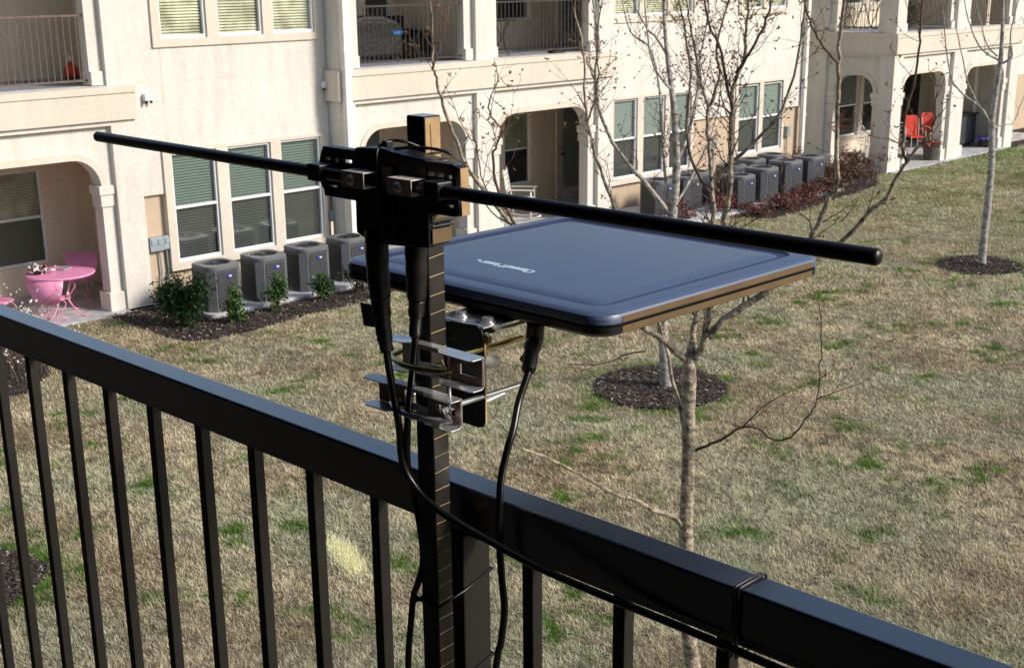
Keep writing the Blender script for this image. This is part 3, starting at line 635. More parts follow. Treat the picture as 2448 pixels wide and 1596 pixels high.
near = tree('bare_tree', 'nearest bare tree with striped grey trunk and upswept budding branches', DN,
     [(1692, 1705, .075), (1668, 1640, .062), (1657, 1596, .052), (1645, 1483, .046), (1641, 1300, .045), (1641, 1228, .044), (1646, 1100, .043), (1646, 996, .041), (1648, 920, .041), (1648, 868, .040), (1652, 838, .026), (1656, 815, .018)],
     [([(1646, 885, 0), (1652, 830), (1665, 760), (1687, 717), (1704, 600), (1706, 520), (1703, 450), (1697, 380), (1692, 300), (1690, 250), (1672, 180), (1658, 110), (1648, 40), (1640, -30)], .25, .021, .006, 1.6),
      ([(1655, 870, 0), (1680, 820), (1697, 728), (1722, 600), (1730, 530), (1745, 450), (1747, 350), (1750, 260), (1752, 215), (1780, 135), (1785, 50), (1795, -30)], -.5, .027, .006, 1.6),
      ([(1752, 260, -.35), (1735, 190), (1720, 110), (1695, 60), (1680, -30)], -.4, .010, .005, 1.0),
      ([(1760, 174, -.4), (1795, 124), (1834, 46), (1842, -20)], -.6, .010, .005, 1.0),
      ([(1699, 251, .2), (1722, 174), (1714, 108), (1749, -20)], .5, .010, .005, 1.0),
      ([(1697, 460, .1), (1660, 400), (1640, 300), (1652, 180), (1640, 90), (1620, -10)], .7, .011, .005, 1.0),
      ([(1692, 805, -.1), (1730, 765), (1790, 725), (1849, 686), (1890, 650), (1925, 600), (1946, 560), (1985, 470), (2000, 445), (2000, 350), (2004, 230), (2006, 155), (2008, 80), (2025, -20)], -.5, .027, .008, .35),
      ([(2004, 150, -.48), (1975, 120), (1955, 90), (1937, 50), (1920, -10)], -.7, .009, .005, .6),
      ([(1915, 612, -.2), (1970, 590), (2020, 572), (2075, 510), (2116, 475), (2140, 430), (2167, 387), (2195, 350), (2213, 336), (2230, 300)], -.8, .017, .006, .4),
      ([(2167, 387, -.6), (2157, 348), (2166, 271), (2186, 193), (2197, 116), (2201, 58), (2205, -10)], -.8, .009, .005, .5),
      ([(2167, 380, -.6), (2155, 348), (2120, 330)], -.7, .005, .003, .3),
      ([(1946, 560, -.4), (1935, 530), (1915, 510)], -.4, .006, .003, 1.5), 
      ([(1712, 430, -.1), (1740, 395), (1784, 360), (1840, 300), (1869, 263), (1904, 155), (1923, 39), (1925, -20)], -.6, .013, .005, .8),
      ([(1642, 862, 0), (1610, 835), (1570, 800), (1540, 785), (1500, 755), (1400, 690), (1300, 600), (1225, 537), (1156, 452), (1113, 394), (1086, 321), (1059, 251), (1044, 186), (1036, 155), (1034, 77), (1028, 0)], -.7, .022, .005, .35),
      ([(1240, 548, -.55), (1190, 460), (1179, 379), (1187, 348), (1200, 310), (1175, 280), (1168, 250)], -.7, .009, .004, .8),
      ([(1170, 470, -.6), (1150, 420), (1140, 350), (1125, 330)], -.6, .004, .003, .8),
      ([(1225, 537, -.55), (1190, 520), (1160, 490), (1140, 470)], -.5, .005, .003, .6),
      ([(1036, 155, -.68), (1052, 110), (1062, 75)], -.7, .004, .003, 1.5),
      ([(1540, 785, -.2), (1515, 650), (1473, 499), (1442, 425), (1423, 367), (1405, 290), (1399, 232), (1394, 116), (1370, 20)], .2, .013, .005, .7),
      ([(1405, 290, .1), (1430, 200), (1425, 100), (1440, 0)], .3, .006, .003, 1.),
      ([(1637, 1265, 0), (1610, 1235), (1560, 1218), (1520, 1195), (1470, 1180), (1400, 1140), (1350, 1115), (1300, 1090), (1240, 1068), (1205, 1020), (1175, 990)], -.6, .019, .004, .12),
      ([(1635, 1024, 0), (1610, 914), (1594, 836), (1571, 755)], .3, .013, .010, .0),
      ([(1662, 1076, 0), (1700, 1060), (1733, 1046), (1776, 1019), (1818, 1027), (1842, 1048), (1888, 1046), (1927, 1000), (1954, 953), (1960, 875), (1963, 798), (1960, 728)], -.5, .011, .003, .3),
      ([(1954, 953, -.4), (2000, 935), (2062, 914)], -.5, .004, .002, .3),
      ([(1776, 1019, -.15), (1820, 975), (1850, 955), (1900, 930)], -.3, .006, .002, .6),
      ([(1545, 840, -.1), (1500, 845), (1440, 870), (1360, 870)], -.1, .006, .003, .5)],
     'bark', twig_len=.50, budp=.42, bs=.012, twig_dens=2.6)
tree('bare_tree', 'bare pale-barked tree rising from the oval mulch ring in mid lawn', 14.75,
     [(1594, 926, .082), (1592, 905, .068), (1588, 850, .062), (1583, 745, .060), (1590, 640, .058), (1608, 520, .048), (1617, 400, .042), (1612, 271, .035), (1606, 217, .031), (1598, 155, .026), (1590, 77, .020), (1586, -20, .016)],
     [([(1600, 510, 0), (1545, 440), (1504, 394), (1465, 340), (1430, 255), (1423, 174), (1430, 97), (1415, -10)], -.6, .030, .010, .5),
      ([(1618, 387, 0), (1645, 321), (1665, 230), (1672, 150), (1690, 60), (1695, -20)], .6, .022, .008, .7),
      ([(1598, 140, 0), (1571, 93), (1548, 70), (1520, 20), (1510, -20)], .4, .016, .007, .7),
      ([(1606, 217, 0), (1571, 174), (1552, 116), (1540, -10)], -.5, .016, .007, .8),
      ([(1596, 479, 0), (1585, 348), (1577, 216), (1554, 116), (1508, 77), (1484, -10)], .7, .018, .007, .6),
      ([(1608, 500, 0), (1650, 430), (1690, 350), (1720, 250)], .5, .020, .007, .5)],
     'birch', twig_len=.75, budp=.5, bs=.018, twig_dens=2.0)
tree('bare_tree', 'bare grey tree at the right in a small round mulch ring', 21.1,
     [(2347, 630, .075), (2349, 600, .062), (2360, 500, .058), (2367, 432, .055), (2371, 374, .052), (2371, 316, .05), (2373, 277, .046), (2385, 193, .042), (2392, 145, .038), (2396, 77, .028), (2398, -20, .02)],
     [([(2371, 300, 0), (2345, 258), (2320, 240), (2290, 212), (2275, 190), (2262, 120), (2258, 60), (2250, -10)], -.5, .02, .008, .7),
      ([(2342, 256, -.2), (2315, 200), (2297, 120), (2285, 60), (2280, -10)], .3, .014, .006, .7),
      ([(2385, 143, 0), (2355, 125), (2334, 97), (2315, 48), (2303, -10)], -.4, .018, .007, .7),
      ([(2384, 135, 0), (2360, 108), (2345, 58), (2330, -10)], .4, .014, .006, .7),
      ([(2392, 155, 0), (2419, 135), (2415, 97), (2423, 48), (2439, -10)], -.3, .018, .007, .7),
      ([(2373, 306, 0), (2404, 298), (2423, 293), (2441, 248), (2460, 200)], .4, .014, .006, .6)],
     'birch', twig_len=.9, budp=.4, bs=.018, twig_dens=.7)

# ------------------------------------------------------------------ shrubs
def shrub(name, label, base, rx, rz, nleaf, mats, stem=True, group=None, leaf=.03, cat='shrub', shape=1.0):
    root = empty(name, base, label, cat, group); bx, by, bz = base
    n = nleaf; nc = 14
    cc = rng.normal(0, .45, (nc, 3))*[rx, rx, rz*.42]; cc[:, 2] += rz*.55
    idx = rng.integers(0, nc, n); P = cc[idx]+rng.normal(0, .24, (n, 3))*[rx, rx, rz*.5]
    P[:, 2] = np.clip(P[:, 2], .03, rz*1.08)
    d = rng.normal(0, 1, (n, 3)); d[:, 2] += .5; d /= np.linalg.norm(d, axis=1)[:, None]
    s = np.cross(d, rng.normal(0, 1, (n, 3))); s /= np.linalg.norm(s, axis=1)[:, None]
    L_ = rng.uniform(.6, 1.3, n)[:, None]*leaf
    C = P+np.array([bx, by, bz])
    V = np.stack([C-d*L_, C+s*L_*.42, C+d*L_, C-s*L_*.42], 1).reshape(-1, 3)
    o = np_mesh('foliage', V, 4, mats, (rng.random(n) < .3).astype(int) if len(mats) > 1 else None); attach(o, root)
    if stem:
        st = MB()
        for c in cc[:9]:
            st.tube([(bx+random.uniform(-.03, .03), by+random.uniform(-.03, .03), bz), (bx+c[0]*.5, by+c[1]*.5, bz+c[2]*.55), (bx+c[0], by+c[1], bz+c[2])], [.009, .006, .003], 5)
        st.build('stem', 'twig', root)
    return root
G1 = 'green shrubs in front of the left row of air conditioners'
shrub('shrub', 'large dark green round shrub beside the porch column', (9.42, 15.72, 0), .33, .74, 5600, ['leafd'], group=G1)
shrub('shrub', 'bright yellow-green shrub in front of the first air conditioner', (10.03, 15.38, 0), .15, .56, 900, ['leafl', 'leafd'], group=G1)
shrub('shrub', 'mid green shrub in front of the gap after the second air conditioner', (10.82, 15.50, 0), .15, .50, 900, ['leafl', 'leafd'], group=G1)
shrub('shrub', 'small dark green shrub in front of the third air conditioner', (11.62, 15.50, 0), .15, .50, 900, ['leafd', 'leafl'], group=G1)
shrub('shrub', 'olive green shrub in front of the fourth air conditioner', (12.25, 15.45, 0), .18, .45, 800, ['leafd', 'leafo'], group=G1)
G2 = 'red leaved shrubs along the far row of air conditioners'
for (x, y, r, h, n, ms, lb) in [
    (20.3, 15.6, .32, .42, 1100, ['leafr', 'leafo'], 'red shrub at the left end of the far bed, before the pale tree'),
    (21.5, 15.35, .30, .45, 1300, ['leafr'], 'deep red shrub behind the pale trunk'),
    (21.9, 14.85, .25, .36, 900, ['leafr', 'leafo'], 'red shrub beside the corner air conditioner'),
    (22.9, 14.85, .42, .40, 2000, ['leafr', 'leafr'], 'widest bright red shrub at the front of the far bed'),
    (24.0, 15.0, .36, .38, 1500, ['leafr', 'leafo'], 'red and olive shrub in front of the middle far air conditioners'),
    (25.0, 15.10, .40, .46, 1800, ['leafo', 'leafr'], 'rust brown shrub in front of the last air conditioner'),
    (26.3, 15.55, .48, .62, 2600, ['leafo', 'leafr'], 'olive and rust shrub near the far wing'),
    (27.3, 15.95, .42, .60, 2200, ['leafo', 'leafr'], 'rust shrub below the white garden chair'),
    (27.9, 16.5, .25, .75, 900, ['leafr'], 'crimson upright shrub beside the side arch'),
    (26.3, 16.85, .28, .80, 1000, ['leafr'], 'red shrub behind the last air conditioner')]:
    shrub('shrub', lb, (x, y, 0), r, h*.88, int(n*.62), ms, group=G2, leaf=.032)
# white-flowering bush by the left porch
wb = empty('flowering_bush', (6.9, 15.6, 0), 'leafless twiggy bush dotted with white blossoms at the left edge', 'shrub')
tw, bl, bd_ = MB(), MB(), MB()
for _ in range(26):
    p = Vector((6.9+random.uniform(-.25, .25), 15.6+random.uniform(-.8, .8), 0)); twig(tw, bl, p, Vector((random.uniform(-.5, .5), random.uniform(-.5, .5), 1.2)), random.uniform(.4, 1.), .006, 2, .5, .022)
tw.build('stem', 'twig', wb); bl.build('blossoms', 'blossom', wb)

# wood behind the viewer that the upper windows mirror
n = 26000; xc = rng.uniform(8, 62, n); P = np.c_[xc, -24+rng.normal(0, 2.5, n), np.abs(rng.normal(0, 1, n))*2.8+.1*np.sin(xc)]
d = rng.normal(0, 1, (n, 3)); s = rng.normal(0, 1, (n, 3)); L_ = rng.uniform(.1, .32, n)[:, None]
d /= np.linalg.norm(d, axis=1)[:, None]; s = np.cross(d, s); s /= np.linalg.norm(s, axis=1)[:, None]
tag(np_mesh('woodland', np.stack([P-d*L_, P+s*L_, P+d*L_, P-s*L_], 1).reshape(-1, 3), 4, ['yleaf']), 'sunlit yellow green woodland across from the building, mirrored in upper windows', 'wood', kind='stuff')

# ------------------------------------------------------------------ air conditioners
def make_ac():
    r = empty('air_conditioner', (0, 0, 0), '', 'air conditioner', None)
    a = .275; c = .09; h = .65
    oct_ = [(-a+c, -a), (a-c, -a), (a, -a+c), (a, a-c), (a-c, a), (-a+c, a), (-a, a-c), (-a, -a+c)]
    b = MB(); b.prism(oct_, 2, .0, h-.05); b.build('casing', 'acbody', r, bevel=.006)
    t = MB(); n = 32
    ring_o = []
    for i in range(n):
        an = 2*math.pi*i/n+math.pi/n; x, y = math.cos(an), math.sin(an)
        k = min((a+.006)/max(abs(x), abs(y)), (2*a-c+.01)/(abs(x)+abs(y))); ring_o.append((x*k, y*k))
    ri = .205; vs = []
    for (x, y), i in zip(ring_o, range(n)):
        an = 2*math.pi*i/n+math.pi/n; vs += [(x, y, h-.049), (x, y, h-.005), (x*.96, y*.96, h+.006), (ri*math.cos(an), ri*math.sin(an), h+.012), (ri*.98*math.cos(an), ri*.98*math.sin(an), h-.03)]
    fs = []
    for i in range(n):
        j = (i+1) % n
        for k in range(4): fs.append((i*5+k, j*5+k, j*5+k+1, i*5+k+1))
    t.add(vs, fs); t.build('top_cover', 'accorner', r, smooth=35)
    g = MB(); g.lathe([(.2, h-.035), (.199, h-.03)], (0, 0, 0), 32)
    g.cur = 0
    for k in range(1, 7): 
        rr = .2*k/7; g.tube([(rr*math.cos(x*math.pi/12), rr*math.sin(x*math.pi/12), h+.004-.012*(k/7)) for x in range(25)], .0025, 4)
    for k in range(8): g.tube([(.02*math.cos(k*.785), .02*math.sin(k*.785), h+.004), (.2*math.cos(k*.785), .2*math.sin(k*.785), h+.004)], .003, 4)
    g.lathe([(.05, h-.01), (.05, h+.006), (.03, h+.01)], (0, 0, 0), 14)
    g.build('fan_guard', 'acfan', r)
    # corner posts lighter, louvre panels dark with slats
    for sx, sy in ((-1, -1), (1, -1), (-1, 1), (1, 1)):
        cp = MB(); cp.prism([(sx*(a-c-.012), sy*(a+.004)), (sx*(a-c+.003), sy*(a+.004)), (sx*(a+.004), sy*(a-c+.003)), (sx*(a+.004), sy*(a-c-.012)), (sx*(a-.01), sy*(a-c-.012)), (sx*(a-c-.012), sy*(a-.01))], 2, .01, h-.055)
        cp.build('corner_post', 'accorner', r)
    for face in range(4):
        m = Matrix.Rotation(face*math.pi/2, 4, 'Z'); lv = MB(); lv.cur = 0
        lv.box(-a+c+.025, a-c-.025, -a-.005, -a-.001, .05, h-.10, m)
        lv.cur = 1
        for k in range(12):
            z = .06+k*(h-.18)/12; lv.box(-a+c+.025, a-c-.025, -a-.013, -a-.0055, z, z+.012, m)
        for k in range(1, 4):
            z = .05+k*(h-.15)/4; lv.box(-a+c+.015, a-c-.015, -a-.016, -a-.0055, z-.008, z+.008, m)
        lv.build('louvre_panel', ['acslot', 'acbody'], r)
    bg = MB(); bm = Matrix.Translation((.03, -a-.0165, h-.15)) @ Matrix.Rotation(math.pi/2, 4, 'X') @ Matrix.Diagonal((1.5, 1, 1, 1))
    bg.lathe([(.026, 0), (.026, .003), (.023, .005)], (0, 0, 0), 20, bm); bo = bg.build('badge', 'badge', r)
    bg = MB(); bm = Matrix.Translation((.047, -a-.0225, h-.15)) @ Matrix.Rotation(math.pi/2, 4, 'X') @ Matrix.Diagonal((1.25, .75, 1, 1))
    bg.lathe([(.016, 0), (.016, .001)], (0, 0, 0), 16, bm); w = bg.build('badge_lettering', 'white', None); w.parent = bo
    return r
def group_fix(objs, g):
    for o in objs: o['group'] = g
ac0 = make_ac()
L1 = ['first air conditioner, beside the dark round shrub and utility meters', 'second air conditioner of the left row, under the middle window', 'third air conditioner of the left row, under the right window pane', 'fourth air conditioner of the left row, before the white downspout']
pos = [(10.24, 16.10), (11.07, 16.11), (11.89, 16.16), (12.74, 16.22)]
acs = []
for i, (x, y) in enumerate(pos):
    if i == 0: ac0.location = (x, y, .07); ac0['label'] = L1[0]; acs.append(ac0)
    else: acs.append(copy_tree(ac0, (x, y, .07), 0, L1[i]))
group_fix(acs, 'air conditioners in the left row')
pos2 = [(20.5, 16.25, 1.0, 'leftmost far air conditioner, beside the striped tall window'), (21.28, 16.17, 1.0, 'far air conditioner second from left, behind the pale trunk'),
        (21.95, 16.38, 0.98, 'far air conditioner third from left, half hidden behind branches'), (22.12, 15.46, 0.98, 'front corner far air conditioner nearest the lawn'),
        (23.08, 15.58, 1.04, 'far air conditioner right of the front corner unit'), (24.18, 15.72, 1.06, 'far air conditioner second from the right end of the front row'),
        (25.08, 15.74, 1.06, 'rightmost far air conditioner by the far wing'), (23.2, 16.42, 0.98, 'back row far air conditioner on the left, under the window'),
        (24.12, 16.58, 1.0, 'back row far air conditioner in the middle, under the double window'), (25.08, 16.66, 1.0, 'back row far air conditioner on the right')]
acs = [copy_tree(ac0, (x, y, .07), 0, lb, s) for x, y, s, lb in pos2]
group_fix(acs, 'air conditioners in the far double row')

# meters, lights on the wall
def meter(x, z, w, h, label, drop=True, y=17.17, g='grey meter boxes by the left windows'):
    r = empty('utility_meter_box', (x, y, z), label, 'meter box', g)
    b = MB(); b.box(x-w/2, x+w/2, y-.09, y-.001, z, z+h); b.build('box', 'meter', r, bevel=.008)
    b = MB(); b.box(x-w/2+.02, x+w/2-.02, y-.10, y-.091, z+h*.45, z+h-.03); b.build('cover', 'meter', r, bevel=.004)
    if drop:
        c = MB(); c.tube([(x, y-.04, z), (x+.01, y-.04, z*.6), (x-.01, y-.04, .35), (x+.01, y-.10, .12)], .014, 8); c.build('conduit', 'meter', r)
meter(9.86, .80, .12, .21, 'left grey meter box beside the porch column', drop=False)
meter(9.97, .80, .12, .21, 'middle grey meter box with a pipe below')
meter(10.085, .81, .11, .20, 'right grey meter box nearest the window trim')
meter(13.11, .80, .07, .19, 'small narrow grey box by the white downspout', drop=False, g='wall boxes')
meter(23.5, .95, .18, .26, 'grey meter box between the far window groups', g='wall boxes')
meter(26.35, .95, .14, .24, 'grey meter box right of the far double window', g='wall boxes')
def lamp(x, z, label):
    r = empty('wall_light', (x, 17.1, z), label, 'wall light', 'small white wall lights')
    b = MB(); b.box(x-.055, x+.055, 17.02, 17.099, z, z+.10); b.build('housing', 'white', r, bevel=.01)
    b = MB()
    for s in (-.035, .04): b.lathe([(.016, -.035), (.022, -.001)], (x+s, 17.03, z), 12)
    b.build('lamp_head', 'bronze', r)
lamp(9.95, 2.96, 'white wall light beside the left balcony band'); lamp(13.09, 2.93, 'white wall light by the downspout corner')

# ------------------------------------------------------------------ pink furniture on the left porch
FZ = .03
def leg_curve(mb, p0, p1, bow, r=.009):
    p0, p1 = Vector(p0), Vector(p1); m = (p0+p1)/2+Vector(bow); mb.tube(catmull([p0, m, p1], 6), r, 6)
tb = empty('patio_table', (8.72, 17.75, FZ), 'round pink metal patio table with curled legs on the left porch', 'table')
cx, cy = 8.58, 17.50
b = MB(); b.lathe([(.44, .63), (.47, .622), (.48, .635), (.47, .648), (.44, .652), (.01, .652)], (cx, cy, 0), 40); b.build('tabletop', 'pink', tb, smooth=35)
for k in range(4):
    a = k*math.pi/2+.5; dx, dy = math.cos(a), math.sin(a); l = MB()
    l.tube(catmull([(cx+dx*.10, cy+dy*.10, .62), (cx+dx*.22, cy+dy*.22, .48), (cx+dx*.10, cy+dy*.10, .28), (cx+dx*.22, cy+dy*.22, .10), (cx+dx*.36, cy+dy*.36, FZ)], 6), .010, 6); l.build('leg', 'pink', tb, smooth=True)
l = MB(); l.tube([(cx+.10*math.cos(i*.5236), cy+.10*math.sin(i*.5236), .28) for i in range(13)], .008, 6); l.build('stretcher', 'pink', tb, smooth=True)
def pink_chair(loc, rz, label):
    r = empty('patio_chair', (0, 0, 0), label, 'chair', 'pink metal chairs around the pink table')
    s = MB(); s.lathe([(.20, .375), (.21, .37), (.215, .38), (.20, .388), (.01, .384)], (0, 0, 0), 24); s.build('seat', 'pink', r, smooth=35)
    bk = MB(); n = 14; vs = []; fs = []
    for i in range(n+1):
        u = -1+2*i/n; hh = .72+.02*math.cos(u*1.5)
        for z, wd, dy in ((.36, .20, 0.), (.50, .25, .02), (hh, .31, .05)): vs.append((u*wd, -.24-dy+.09*u*u, z))
    for i in range(n):
        for k in range(2): fs.append((i*3+k, (i+1)*3+k, (i+1)*3+k+1, i*3+k+1))
    bk.add(vs, fs); o = bk.build('backrest', 'pink', r, smooth=True); sm = o.modifiers.new('solid', 'SOLIDIFY'); sm.thickness = .008
    rim = MB(); rim.tube([vs[i*3+2] for i in range(n+1)], .010, 6); rim.build('back_frame', 'pink', r, smooth=True)
    for k in range(4):
        a = k*math.pi/2+.785; dx, dy = math.cos(a), math.sin(a); l = MB()
        l.tube(catmull([(dx*.15, dy*.15, .375), (dx*.23, dy*.23, .26), (dx*.14, dy*.14, .12), (dx*.24, dy*.24, 0)], 6), .009, 6); l.build('leg', 'pink', r, smooth=True)
    r.location = loc; r.rotation_euler = (0, 0, rz); r.scale = (.88, .88, .9); return r
pink_chair((8.25, 17.18, FZ), R_(-48), 'pink chair with solid curved back in front of the table')
pc = pink_chair((7.72, 17.62, FZ), R_(-80), 'pink chair cut off by the left picture edge')
pink_chair((9.2, 18.15, FZ), R_(135), 'pink chair in the shade behind the table')
fb = empty('flower_basket', (8.34, 17.62, .652), 'low basket of white and dark red flowers on the pink table', 'flowers')
b = MB(); b.lathe([(.07, .652), (.10, .70), (.095, .70)], (8.34, 17.62, 0), 18); b.build('basket', 'wicker', fb)
n = 260; C = np.array([8.34, 17.62, .73])+rng.normal(0, 1, (n, 3))*[.07, .07, .02]; d = rng.normal(0, 1, (n, 3))*.016; s = rng.normal(0, 1, (n, 3))*.016
attach(np_mesh('flowers', np.stack([C-d, C+s, C+d, C-s], 1).reshape(-1, 3), 4, ['blossom', 'leafr'], (rng.random(n) < .5).astype(int)), fb)
b = MB(); b.box(-.10, .10, -.07, .07, 0, .012, Matrix.Translation((8.72, 17.66, .653)) @ Matrix.Rotation(.5, 4, 'Z')); tag(b.build('magazine', 'meter'), 'grey flat magazine lying on the pink table', 'magazine')
# left balcony ornament and mat
orn = empty('garden_ornament', (9.72, 18.75, 3.202), 'small red ornament with a white top on the left balcony floor', 'ornament')
b = MB(); b.lathe([(.09, 0), (.11, .06), (.10, .15), (.05, .22), (.035, .24)], (9.72, 18.75, 3.205), 20); b.build('body', 'terracotta', orn, smooth=True)
b = MB(); b.lathe([(.03, .235), (.042, .27), (.03, .31), (.008, .35)], (9.72, 18.75, 3.205), 14); b.build('top', 'whitepaint', orn, smooth=True)
b = MB(); b.lathe([(.095, -.0), (.10, .035)], (9.72, 18.75, 3.203), 16); b.build('base', 'potd', orn)
b = MB(); b.box(7.2, 8.3, 17.40, 17.52, 3.204, 3.216); tag(b.build('door_mat', 'meter'), 'pale grey strip mat on the left balcony floor', 'mat')

# ------------------------------------------------------------------ balcony furniture, middle bay
gr = empty('covered_grill', (14.75, 17.85, 3.202), 'barbecue grill under a black cover with a blue strip', 'grill')
b = MB(); b.prism([(14.1, 3.30), (15.16, 3.30), (15.18, 3.78), (15.05, 3.88), (14.75, 3.97), (14.35, 3.98), (14.1, 3.92)], 1, 17.55, 18.05); o = b.build('cover', 'cover', gr, bevel=.05, seg=4)
b = MB(); b.box(14.95, 15.18, 17.535, 17.549, 3.66, 3.72); b.build('strap', 'bluestrap', gr)
for x in (14.2, 15.1):
    for y in (17.62, 17.98):
        b = MB(); b.box(x-.02, x+.02, y-.02, y+.02, 3.202, 3.31); b.build('leg', 'bronze', gr)
def bistro_table(loc, label, rr=.22, h=.62):
    r = empty('bistro_table', loc, label, 'table'); x, y, z = loc
    b = MB(); b.lathe([(rr, h-.02), (rr+.01, h-.01), (rr, h)], (x, y, z), 24); b.build('tabletop', 'farrail', r)
    for k in range(3):
        a = k*2.094+.4; dx, dy = math.cos(a), math.sin(a); l = MB(); l.tube(catmull([(x+dx*.19, y+dy*.19, z+h-.02), (x+dx*.03, y+dy*.03, z+h*.5), (x+dx*.20, y+dy*.20, z)], 6), .012, 6); l.build('leg', 'farrail', r, smooth=True)
    return r
bistro_table((15.38, 17.5, 3.202), 'small round metal table right of the covered grill', .2, .55)
bistro_table((17.45, 17.45, 3.202), 'round slatted metal table on the balcony above the white rocking chair', .26, .62)
wc = empty('wicker_armchair', (15.75, 17.6, 3.202), 'dark wicker armchair on the balcony beside the grill', 'chair')
x, y, z = 15.75, 18.3, 3.202
b = MB(); b.box(x-.36, x+.36, y-.33, y+.28, z+.12, z+.34); b.build('seat', 'wicker', wc, bevel=.03)
b = MB(); b.box(x-.36, x+.36, y+.281, y+.38, z+.12, z+.72); b.build('backrest', 'wicker', wc, bevel=.03)
for s in (-1, 1):
    b = MB(); b.box(min(x+s*.361, x+s*.45), max(x+s*.361, x+s*.45), y-.33, y+.38, z+.12, z+.48); b.build('armrest', 'wicker', wc, bevel=.025)
for sx in (-.4, .4):
    for sy in (-.28, .32): b = MB(); b.box(x+sx-.025, x+sx+.025, y+sy-.025, y+sy+.025, z, z+.119); b.build('leg', 'wicker', wc)
b = MB()
for k in range(5): b.tube([(18.35+(.20-.02*k)*math.cos(t*.5236)+.1, 17.05+(.10-.01*k)*math.sin(t*.5236), 3.222+.012*k) for t in range(13)], .014, 6)
tag(b.build('hose_coil', 'cover', smooth=True), 'flat black coil of hose lying on the balcony edge', 'hose')
# rocking chair
def rocking(loc, rz):
    r = empty('rocking_chair', (0, 0, 0), 'white wooden rocking chair with curved slat back on the middle porch', 'chair')
    def pt(n, mb, **k): return mb.build(n, 'whitepaint', r, **k)
    for s in (-1, 1):
        b = MB(); b.tube([(s*.23, -.42+.09*i, .02+.0085*(i-4.5)**2*.5) for i in range(10)], .018, 8); pt('rocker', b, smooth=True)
        b = MB(); b.tube([(s*.22, .20, .05), (s*.215, .24, .42), (s*.20, .33, .98)], [.02, .02, .014], 8); pt('back_post', b, smooth=True)
        b = MB(); b.tube([(s*.24, -.22, .04), (s*.24, -.22, .58)], .018, 8); pt('leg', b, smooth=True)
        b = MB(); b.box(s*.25-.035, s*.25+.035, -.28, .24, .58, .60); pt('armrest', b, bevel=.008)
    b = MB()
    for k in range(6): b.box(-.21, .21, -.22+k*.072, -.22+k*.072+.058, .385, .405)
    pt('seat', b)
    for k in range(5):
        z = .50+k*.095; y = .252+.066*(z-.42)/.56; b = MB()
        b.prism([(-.205, z), (-.1, z-.012), (0, z-.018), (.1, z-.012), (.205, z), (.205, z+.05), (.1, z+.066), (0, z+.072), (-.1, z+.066), (-.205, z+.05)], 1, y-.008+(k*.0), y+.008); pt('back_slat', b)
    r.location = loc; r.rotation_euler = (0, 0, rz)
rocking((18.42, 17.95, .03), R_(35))

# ------------------------------------------------------------------ far porch furniture
def red_chair(loc, rz, label):
    r = empty('patio_chair', (0, 0, 0), label, 'chair', 'red chairs with white frames on the far porch')
    b = MB(); b.prism([(-.24, .46), (.24, .46), (.26, .98), (.2, 1.06), (-.2, 1.06), (-.26, .98)], 1, .0, .03, Matrix.Translation((0, .22, 0)) @ Matrix.Rotation(R_(-10), 4, 'X')); b.build('backrest', 'red', r, bevel=.012)
    b = MB(); b.box(-.24, .24, -.24, .24, .42, .455); b.build('seat', 'red', r, bevel=.01)
    for s in (-1, 1):
        b = MB(); b.tube(catmull([(s*.26, -.22, 0), (s*.26, -.24, .35), (s*.27, -.20, .62), (s*.27, .0, .66), (s*.27, .24, .64)], 5), .013, 6); b.build('frame', 'whitepaint', r, smooth=True)
        b = MB(); b.tube([(s*.25, .30, 0), (s*.25, .22, .44), (s*.27, .32, .95)], .013, 6); b.build('leg', 'whitepaint', r, smooth=True)
    r.location = loc; r.rotation_euler = (0, 0, rz); r.scale = (.74, .8, .86)
red_chair((32.33, 17.1, .03), R_(-35), 'left red chair with white metal frame, beside the window'); red_chair((33.28, 17.1, .03), R_(-28), 'right red chair with white metal frame beside the column')
def lace_chair(loc, rz, label, white='whitepaint'):
    r = empty('garden_chair', (0, 0, 0), label, 'chair')
    b = MB(); b.lathe([(.19, .42), (.2, .43), (.19, .44)], (0, 0, 0), 20); b.build('seat', white, r)
    b = MB()
    b.tube(catmull([(-.13, .18, .43), (-.17, .21, .66), (-.10, .235, .86), (0, .24, .92), (.10, .235, .86), (.17, .21, .66), (.13, .18, .43)], 6), .012, 6)
    for cz, rr in ((.56, .05), (.66, .06), (.77, .05)):
        for sx in (-.06, .06): b.tube([(sx+rr*math.cos(t*.628), .215, cz+rr*math.sin(t*.628)) for t in range(11)], .011, 5)
    b.build('backrest', white, r, smooth=True)
    for k in range(4):
        a = k*math.pi/2+.785; dx, dy = math.cos(a), math.sin(a); l = MB(); l.tube(catmull([(dx*.15, dy*.15, .42), (dx*.17, dy*.17, .2), (dx*.23, dy*.23, 0)], 5), .012, 6); l.build('leg', white, r, smooth=True)
    r.location = loc; r.rotation_euler = (0, 0, rz)
lace_chair((29.75, 17.0, .03), R_(70), 'white lacework garden chair seen through the side arch')
lace_chair((30.9, 16.75, .03), R_(110), 'second white lacework chair behind the arch column')
pd = empty('plant_stand', (28.75, 16.55, .03), 'small white pedestal stand in the side arch', 'stand')
b = MB(); b.lathe([(.11, 0), (.09, .03), (.03, .08), (.025, .22), (.06, .27), (.11, .29)], (28.85, 16.75, .03), 18); b.build('pedestal', 'whitepaint', pd, smooth=35)
